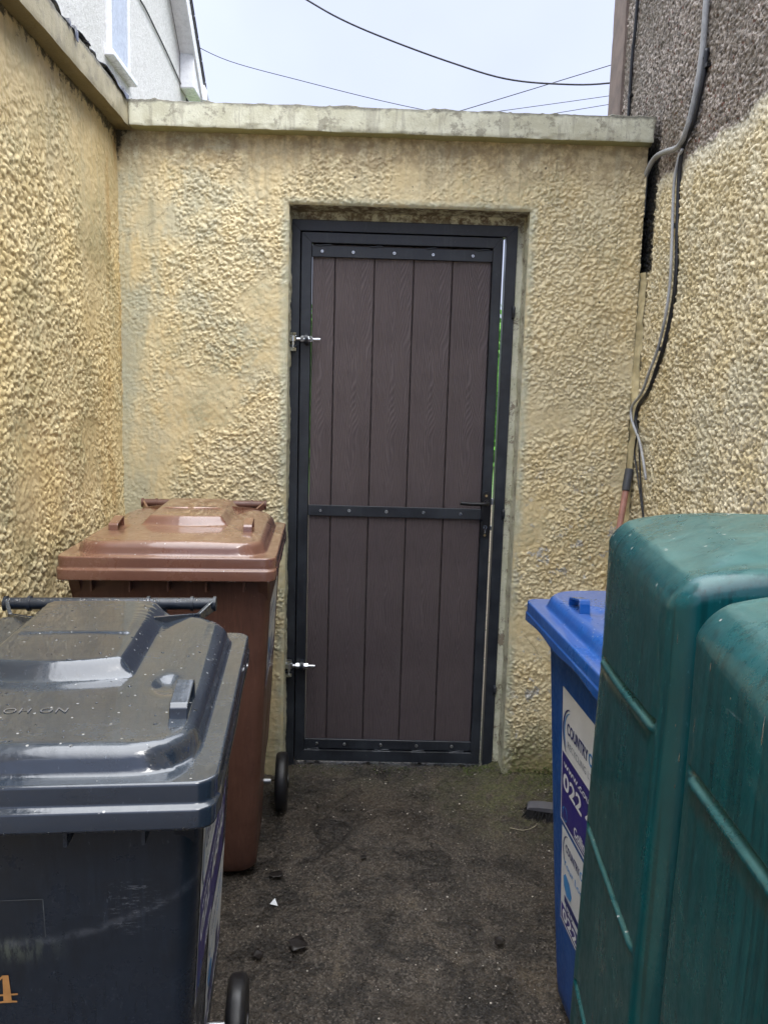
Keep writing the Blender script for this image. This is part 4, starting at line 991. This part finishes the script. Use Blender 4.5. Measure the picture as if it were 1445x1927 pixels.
def ztank(x, y, x1=.62, y0=-.372, y1=.0):
    d = -sdrr(x, y, .036, x1-.036, y0+.036, y1-.036, .01)
    return TH+crown(x, x1)+.018*(1-np.exp(-np.clip(d, 0, 1)/.08))+.0015*vnoise(x, y, 0, 14, 3)
MODS = ((-.366, .0), (-.80, -.418))
for y0, y1 in MODS:
    V, Fs = tank_module(y0, y1); mesh_np('tank_section', V, Fs, tank_m, TK)
P, Nn = rrect(.055, .565, -.76, -.04, .03, 6, 20); rings = [np.column_stack([P, np.full(len(P), z)]) for z in np.linspace(.05, TH-.05, 12)]
P2 = P-Nn*.03; rings.append(np.column_stack([P2, np.full(len(P), TH-.02)])); rings.append(np.column_stack([P2*.0+P2.mean(0), np.full(len(P), TH-.018)]))
V, Fs = loft(rings); mesh_np('tank_core', V, Fs, tank_m, TK)
b = MB().cyl((.32, -.60, TH+.02), (.32, -.60, TH+.075), .055, .050, 28).cyl((.32, -.60, TH+.075), (.32, -.60, TH+.082), .044, .040, 28)
b.build('filler_cap', MT['black'], TK)
scatter_drops(TK, 330, lambda x, y: ztank(x, y), (.045, .45, -.335, -.035), (.0007, .0030), 11)
scatter_drops(TK, 160, lambda x, y: ztank(x, y, .62, -.80, -.404), (.045, .35, -.76, -.45), (.0007, .0026), 12)
b = MB(); rr = random.Random(5)
def side_beads():
    b = MB()
    for i in range(90):
        y = rr.uniform(-.26, -.04) if rr.random() < .6 else rr.uniform(-.62, -.38); z = 1.28-rr.random()**2*.5; s_ = rr.uniform(.0006, .0016); L = s_*rr.choice((1.3, 1.3, 3, 6))
        k = 6; v = []
        for la, sc_ in ((-1, .15), (-.6, 1), (0, .8), (1, .1)): v += [(-.0004-s_*.5*sc_*max(0, math.cos(2*math.pi*j/k)), y+s_*sc_*math.sin(2*math.pi*j/k), z+L*la) for j in range(k)]
        b.add(v, [(l*k+j, l*k+(j+1) % k, (l+1)*k+(j+1) % k, (l+1)*k+j) for l in range(3) for j in range(k)], 0, True)
    o = b.build('rain_drops', MT['drop'], TK); o['kind'] = 'stuff'
side_beads()

# ================================================================== CABLES ON THE HOUSE WALL
XW = .958
def cable(name, label, pts, r, mat, cat='cable', clips=(), sub=6, n=10, group=None):
    t = thing(name, label, cat, pts[0], 0, group)
    o = MB().tube(pts, r, n, sub=sub).build('sheath', mat, t); o.location = -Vector(pts[0])
    for cl in clips:
        b = MB().box(-.004, .016, -.014, .014, -.006, .006, .001, T=Matrix.Translation(Vector(cl))); k = b.build('clip', MT['black'], t); k.location = -Vector(pts[0])
    return t
def p(y, z, dx=0): return (XW-dx, y, z)
cable('conduit', 'thick grey pipe running down the brown pebbledash then bending behind the gate wall', [p(-.428, 3.85, .006), p(-.42, 2.9, .006), p(-.420, 2.66, .006), p(-.419, 2.515, .006), p(-.395, 2.405, .008), p(-.355, 2.315, .012), p(-.290, 2.288, .012), p(-.18, 2.308, .010), p(-.08, 2.318, .012), p(-.005, 2.285, .014), (.955, .035, 2.24), (.957, .045, 2.15)], .0092, MT['conduit'], 'pipe', [p(-.412, 2.50, .002)])
cable('cable_bundle', 'black cable tied alongside the thick grey pipe', [p(-.437, 2.52), p(-.430, 2.46), p(-.415, 2.40, .002), p(-.385, 2.33, .004), p(-.32, 2.285, .004), p(-.302, 2.25, .004), p(-.290, 2.174), p(-.312, 2.0), p(-.326, 1.90), p(-.318, 1.80), p(-.272, 1.68), p(-.205, 1.585), p(-.145, 1.520), p(-.060, 1.475), p(-.036, 1.43), p(-.055, 1.39)], .0070, MT['cable'], clips=[p(-.44, 2.47), p(-.243, 1.66), p(-.04, 1.415)])
cable('cable', 'pale grey cable hanging in a long curve down the cream wall', [p(-.322, 2.272, .008), p(-.296, 2.25, .009), p(-.270, 2.174, .008), p(-.289, 2.0, .008), p(-.297, 1.83, .008), p(-.244, 1.68, .008), p(-.165, 1.58, .010), p(-.105, 1.515, .010), p(-.022, 1.47, .012), p(-.018, 1.43, .012), p(-.045, 1.40, .010), p(-.11, 1.35, .008), p(-.165, 1.285, .008), p(-.20, 1.215, .004)], .0048, MT['cablew'], clips=[p(-.288, 2.05)])
cable('cable', 'thin black wire dangling below the cable tie towards the green tank', [p(-.045, 1.42, .004), p(-.058, 1.36), p(-.048, 1.30), p(-.085, 1.24), p(-.15, 1.14), p(-.198, 1.06), p(-.21, .98)], .0032, MT['cable'])
cable('cable', 'second thin black wire crossing the first near its lower end', [p(-.050, 1.42, .006), p(-.095, 1.36, .006), p(-.110, 1.27), p(-.140, 1.19), p(-.185, 1.09), p(-.20, 1.0)], .0030, MT['cable'])
cable('cable', 'black cable clipped straight down the house corner, ending behind the coping', [p(.272, 3.85), p(.280, 3.0), p(.300, 2.817), p(.300, 2.70), p(.298, 2.55), p(.298, 2.3)], .0062, MT['cable'], clips=[p(.300, 2.66)])

# ================================================================== OVERHEAD WIRES
def owire(label, pts, r):
    t = tag(MB().tube(pts, r, 6, sub=6).build('overhead_wire', MT['wire']), label, 'wire', 'overhead wires'); return t
owire('thick black overhead cable sagging from the top of the sky down to the house corner', [(-2.4, 4, 5.75), (-1.3, 4, 5.08), (-.63, 4, 4.72), (-.314, 4, 4.569), (.083, 4, 4.428), (.571, 4, 4.28), (1.018, 4, 4.171), (1.462, 4, 4.144), (1.896, 4, 4.167), (2.6, 4, 4.30), (3.6, 4, 4.7)], .0072)
owire('thin wire from the white house eaves falling to the middle of the coping', [(-2.4, 7.2, 5.75), (-2.0, 8, 5.85), (-1.105, 8, 5.649), (.259, 8, 5.38), (2.0, 8, 5.12)], .0048)
owire('thin wire rising right and crossing the thick cable', [(-.5, 8, 4.85), (1.169, 8, 5.377), (2.994, 8, 5.969), (4.0, 8, 6.30)], .0055)
owire('thin wire just above the coping, upper of the lower pair at right', [(.2, 8, 5.13), (1.661, 8, 5.366), (3.005, 8, 5.589), (4.2, 8, 5.80)], .0042)
owire('thin wire just above the coping, lowest at right', [(1.2, 8, 5.14), (2.469, 8, 5.38), (3.012, 8, 5.484), (4.2, 8, 5.71)], .0042)

# ================================================================== NEIGHBOURING HOUSE
nh = thing('neighbour_house', 'white dashed house rising behind the left wall, with white window and gable eaves', 'house', (-2.3, 6.9, 0))
NO = Vector((2.3, -6.9, 0))
def npart(b, name, mats, parent=nh): 
    o = b.build(name, mats, parent); o.location = NO if parent is nh else (0, 0, 0); return o
ridge_y = 2.4; slope = .86; ez = 5.10
def vz(y): return ez+(6.9-y)*slope
b = MB(); v = []
prof_ = [(6.9, 0), (6.9, ez), (ridge_y, vz(ridge_y)), (-2.1, ez), (-2.1, 0)]
for x in (-2.3, -9): v += [(x, y, z) for y, z in prof_]
b.add(v, [(0, 1, 2, 3, 4), (9, 8, 7, 6, 5), (0, 5, 6, 1), (1, 6, 7, 2), (2, 7, 8, 3), (3, 8, 9, 4)]); npart(b, 'wall', MT['whitedash'])
# roof slopes with verge overhang, soffit board along the gable, boxed end
def slopebox(b, x0, x1, ya, yb, dz0, dz1, mi=0):
    v = []
    for x in (x0, x1):
        for y in (ya, yb):
            for d in (dz0, dz1): v.append((x, y, vz(y)+d))
    b.add(v, [(0, 1, 3, 2), (4, 6, 7, 5), (0, 4, 5, 1), (2, 3, 7, 6), (0, 2, 6, 4), (1, 5, 7, 3)], mi)
b = MB(); slopebox(b, -9.1, -2.10, ridge_y, 7.15, .16, .20)
for k in range(26):
    y = ridge_y+k*.185; slopebox(b, -2.55, -2.092, y, y+.17, .20, .214)
v = [(x, y, z) for x in (-9.1, -2.10) for y, z in ((ridge_y, vz(ridge_y)+.2), (-2.35, ez-.02), (-2.35, ez-.06), (ridge_y, vz(ridge_y)+.16))]
b.add(v, [(0, 1, 2, 3), (7, 6, 5, 4), (0, 4, 5, 1), (1, 5, 6, 2), (2, 6, 7, 3), (3, 7, 4, 0)]); npart(b, 'roof', MT['slate'])
b = MB(); slopebox(b, -2.295, -2.135, ridge_y, 6.62, .0, .03); slopebox(b, -2.135, -2.115, ridge_y, 7.1, -.05, .155); npart(b, 'soffit', MT['upvc'])
b = MB().box(-2.297, -2.137, 6.60, 7.02, 4.98, 5.345, .01).box(-2.12, -2.09, 6.95, 7.12, 4.98, 5.15, .005); npart(b, 'boxed_eave', MT['upvc'])
wf = npart(MB().box(-2.31, -2.262, 4.60, 4.64, 4.318, 5.6, .005).box(-2.31, -2.262, 4.10, 4.14, 4.318, 5.6, .005).box(-2.31, -2.262, 4.14, 4.60, 4.318, 4.36, .005).box(-2.31, -2.262, 4.14, 4.60, 5.56, 5.6, .005), 'window', MT['upvc'])
npart(MB().box(-2.308, -2.275, 4.14, 4.60, 4.36, 5.56), 'pane', simple('sky_tinted_glass', (.42, .47, .54), .12), wf); npart(MB().box(-2.31, -2.225, 4.05, 4.72, 4.268, 4.316, .006), 'sill', MT['upvc'], wf)  # pane's pale blue base colour paints in the reflected sky
t = tag(MB().tube([(-2.29, 4.6, 5.75), (-2.288, 5.10, 5.50), (-2.285, 5.101, 5.189), (-2.285, 5.6, 5.19), (-2.285, 6.2, 5.13), (-2.285, 6.74, 5.035)][0:1]+[(-2.288, 4.9, 5.225), (-2.288, 5.3, 5.165), (-2.288, 6.0, 5.10), (-2.288, 6.766, 5.0)], .008, 6, sub=4).build('wall_wire', MT['cable']), 'thin dark wire slanting down the white house wall to its eaves', 'wire')

# hedge beyond the gate
hr = np.random.RandomState(2); N_ = 9000
c_ = np.column_stack([hr.uniform(-3, 9, N_), 17+hr.normal(0, .5, N_), hr.uniform(0, 3.9, N_)]); c_[:, 2] += .25*np.sin(c_[:, 0]*2.1)
a1 = hr.normal(size=(N_, 3)); a1 /= np.linalg.norm(a1, axis=1, keepdims=True); a2 = np.cross(a1, hr.normal(size=(N_, 3))); a2 /= np.linalg.norm(a2, axis=1, keepdims=True)
s_ = hr.uniform(.06, .14, (N_, 1)); V = np.stack([c_-a1*s_, c_+a2*s_*.5, c_+a1*s_, c_-a2*s_*.5], 1).reshape(-1, 3)
V = np.concatenate([V, np.array([(x_, y_, z_) for x_ in (-3, 9) for y_ in (17.1, 17.9) for z_ in (0, 3.7)])]); _n = N_*4; HF = np.concatenate([np.arange(N_*4).reshape(-1, 4), np.array([(0, 1, 3, 2), (4, 6, 7, 5), (0, 4, 5, 1), (2, 3, 7, 6), (0, 2, 6, 4), (1, 5, 7, 3)])+_n])
tag(mesh_np('hedge', V, HF, MT['hedge'], smooth=False), 'bright green hedge seen through the slit beside the gate', 'hedge')

# ================================================================== BROOM
broom = thing('broom', 'broom with faded red handle leaning in the right corner, black bristles by the blue bin', 'broom', (.70, -.285, 0))
hd = Vector((.742, -.295, .075)); tp = Vector((.9480, -.035, 1.242)); dv = (tp-hd).normalized(); BO = -Vector((.70, -.285, 0))
o = MB().cyl(hd, tp-dv*.075, .0115, n=16).build('handle', MT['pinkp'], broom); o.location = BO
o = MB().tube([tp-dv*.085, tp-dv*.07, tp-dv*.02, tp-dv*.004, tp], lambda t: (.0155 if t < .75 else .0155-.012*(t-.75)/.25), 14, sub=4).build('grip_cap', MT['greyp'], broom); o.location = BO
hx_ = Vector((.97, -.24, 0)).normalized(); hy_ = Vector((.24, .97, 0)).normalized(); T = Matrix((hx_, hy_, Vector((0, 0, 1)))).transposed().to_4x4(); T.translation = Vector((.715, -.285, 0))
b = MB(); pts = [(-.128, .030), (-.120, .037), (-.09, .041), (0, .045), (.09, .041), (.120, .037), (.128, .030)]
v = [T @ Vector((x, y, z)) for y in (-.026, .026) for x, z in pts]+[T @ Vector((x, y, .0285)) for y in (-.026, .026) for x in (-.128, .128)]
b.add(v, [tuple(range(7)), tuple(range(13, 6, -1)), (14, 15, 17, 16)]+[(i, i+7, i+8, i+1) for i in range(6)]+[(0, 6, 15, 14), (7, 16, 17, 13), (0, 14, 16, 7), (6, 13, 17, 15)])
b.cyl(T @ Vector((.024, -.018, .030)), hd+dv*.05, .017, .015, 14)
o = b.build('head', [simple('grey_pink_head', (.10, .10, .115), .5)], broom); o.location = BO
b = MB(); r = random.Random(9)
for i in range(1700):
    x = r.uniform(-.124, .124); y = r.uniform(-.022, .022); p0 = T @ Vector((x, y, .0295)); p1 = T @ Vector((x*1.12+r.uniform(-.008, .008), y*2.2-.006+r.uniform(-.012, .012), r.uniform(.002, .010)))
    w = Vector((r.uniform(-1, 1), r.uniform(-1, 1), 0)).normalized()*.0017
    b.add([p0-w, p0+w, p1+w*.8, p1-w*.8], [(0, 1, 2, 3)])
o = b.build('bristles', MT['brush'], broom); o.location = BO

# ================================================================== LITTER AND GRIT
b = MB(); gzp = .006
b.add([(-.262, -.806, gzp), (-.238, -.815, gzp+.001), (-.250, -.787, gzp+.006), (-.262, -.806, gzp-.0008), (-.238, -.815, gzp+.0002), (-.250, -.787, gzp+.0052)], [(0, 1, 2), (5, 4, 3), (0, 3, 4, 1), (1, 4, 5, 2), (2, 5, 3, 0)])
tag(b.build('paper_scrap', MT['paper']), 'tiny white paper scrap on the dark ground beside the brown bin', 'litter')
tag(MB().tube([(.612, -.335, .008), (.590, -.365, .009), (.55, -.385, .010), (.51, -.37, .009)], .0012, 6).build('string', MT['string']), 'short pale string curled on the ground by the broom head', 'string')
def leaf(x, y, s_, a, label):
    n = 11; v = []; f = []
    for k in range(n):
        t = k/(n-1); w = .42*math.sin(math.pi*t)**.8*(1+.25*math.sin(9*t+a))
        for sd in (-1, -.4, .4, 1): v.append((x+s_*((t-.5)*math.cos(a)-w*sd*math.sin(a)), y+s_*((t-.5)*math.sin(a)+w*sd*math.cos(a)), .0075+.035*s_*abs(sd)+.03*s_*math.sin(6*t+a)))
    for k in range(n-1):
        for i in range(3): f.append((4*k+i, 4*k+i+1, 4*k+5+i, 4*k+4+i))
    o = MB().add(v, f, 0, True).build('dead_leaf', MT['leaf']); m = o.modifiers.new('s', 'SOLIDIFY'); m.thickness = .0008
    tag(o, label, 'leaf', 'dead leaves on the wet ground')
leaf(-.262, -.665, .045, .5, 'dark dead leaf on the ground at the foot of the brown bin')
leaf(-.165, -.975, .060, 2.9, 'long dark dead leaf on the open ground nearer the grey bin')
leaf(-.265, -1.02, .035, 1.9, 'small curled dead leaf left of the long dark one')
leaf(.005, -.56, .022, .2, 'tiny black leaf fragment in the middle of the passage')
leaf(.38, -.95, .035, 1.2, 'dark leaf fragment on the ground left of the blue bin')
# loose grit
r = np.random.RandomState(12); V = []; Fs = []; mi = []
ico = [(0, 0, 1), (.9, 0, .35), (.28, .85, .35), (-.73, .53, .35), (-.73, -.53, .35), (.28, -.85, .35), (.73, .53, -.3), (-.28, .85, -.3), (-.9, 0, -.3), (-.28, -.85, -.3), (.73, -.53, -.3), (0, 0, -1)]
icf = [(0, 1, 2), (0, 2, 3), (0, 3, 4), (0, 4, 5), (0, 5, 1), (1, 6, 2), (2, 7, 3), (3, 8, 4), (4, 9, 5), (5, 10, 1), (6, 7, 2), (7, 8, 3), (8, 9, 4), (9, 10, 5), (10, 6, 1), (11, 7, 6), (11, 8, 7), (11, 9, 8), (11, 10, 9), (11, 6, 10)]
ico = np.array(ico)
for i in range(8000):
    x = r.uniform(-.55, .75); y = r.uniform(-1.9, .12) if r.rand() < .8 else r.uniform(-.3, .1)
    s_ = .0011+.0028*r.rand()**4; q = ico*(1+.3*r.uniform(-1, 1, ico.shape))*s_*np.array([1, 1, .7]); a = r.rand()*6.3
    z_ = gz(x, y)+.0045+.005*float(0)
    q = np.column_stack([q[:, 0]*math.cos(a)-q[:, 1]*math.sin(a)+x, q[:, 0]*math.sin(a)+q[:, 1]*math.cos(a)+y, q[:, 2]+z_])
    V.append(q); Fs.append(np.array(icf)+12*i); mi += [1 if r.rand() < .05 else 0]*20
tag(mesh_np('loose_grit', np.concatenate(V), np.concatenate(Fs), [MT['stone'], MT['stonep']], smooth=False, midx=mi), 'scattered small grit and pale stone chips on the wet concrete', 'grit', kind='stuff')

r = np.random.RandomState(21); V = []; Fs = []
for i in range(1500):
    x = r.uniform(.40, .94) if r.rand() < .85 else r.uniform(-.32, .40); d_ = abs(r.normal(0, .035)); y = (.10 if x < .53 else -.004)-d_
    if x > .53: zz_ = gz(x, y)+.002+(.03*r.rand()**3 if d_ < .012 else 0)
    else: zz_ = gz(x, y)+.001
    if x < .40 and r.rand() < .6: continue
    s_ = .0018+.0035*r.rand()**2; q = ico*(1+.4*r.uniform(-1, 1, ico.shape))*s_*np.array([1, 1, .8])+np.array([x, y, zz_]); Fs.append(np.array(icf)+12*len(V)); V.append(q)
moss_m = simple('moss', (.055, .070, .018), .9, 0, .5, 300, .5)
tag(mesh_np('moss', np.concatenate(V), np.concatenate(Fs), moss_m, smooth=False), 'green moss crumbs gathered along the foot of the gate wall', 'moss', kind='stuff')
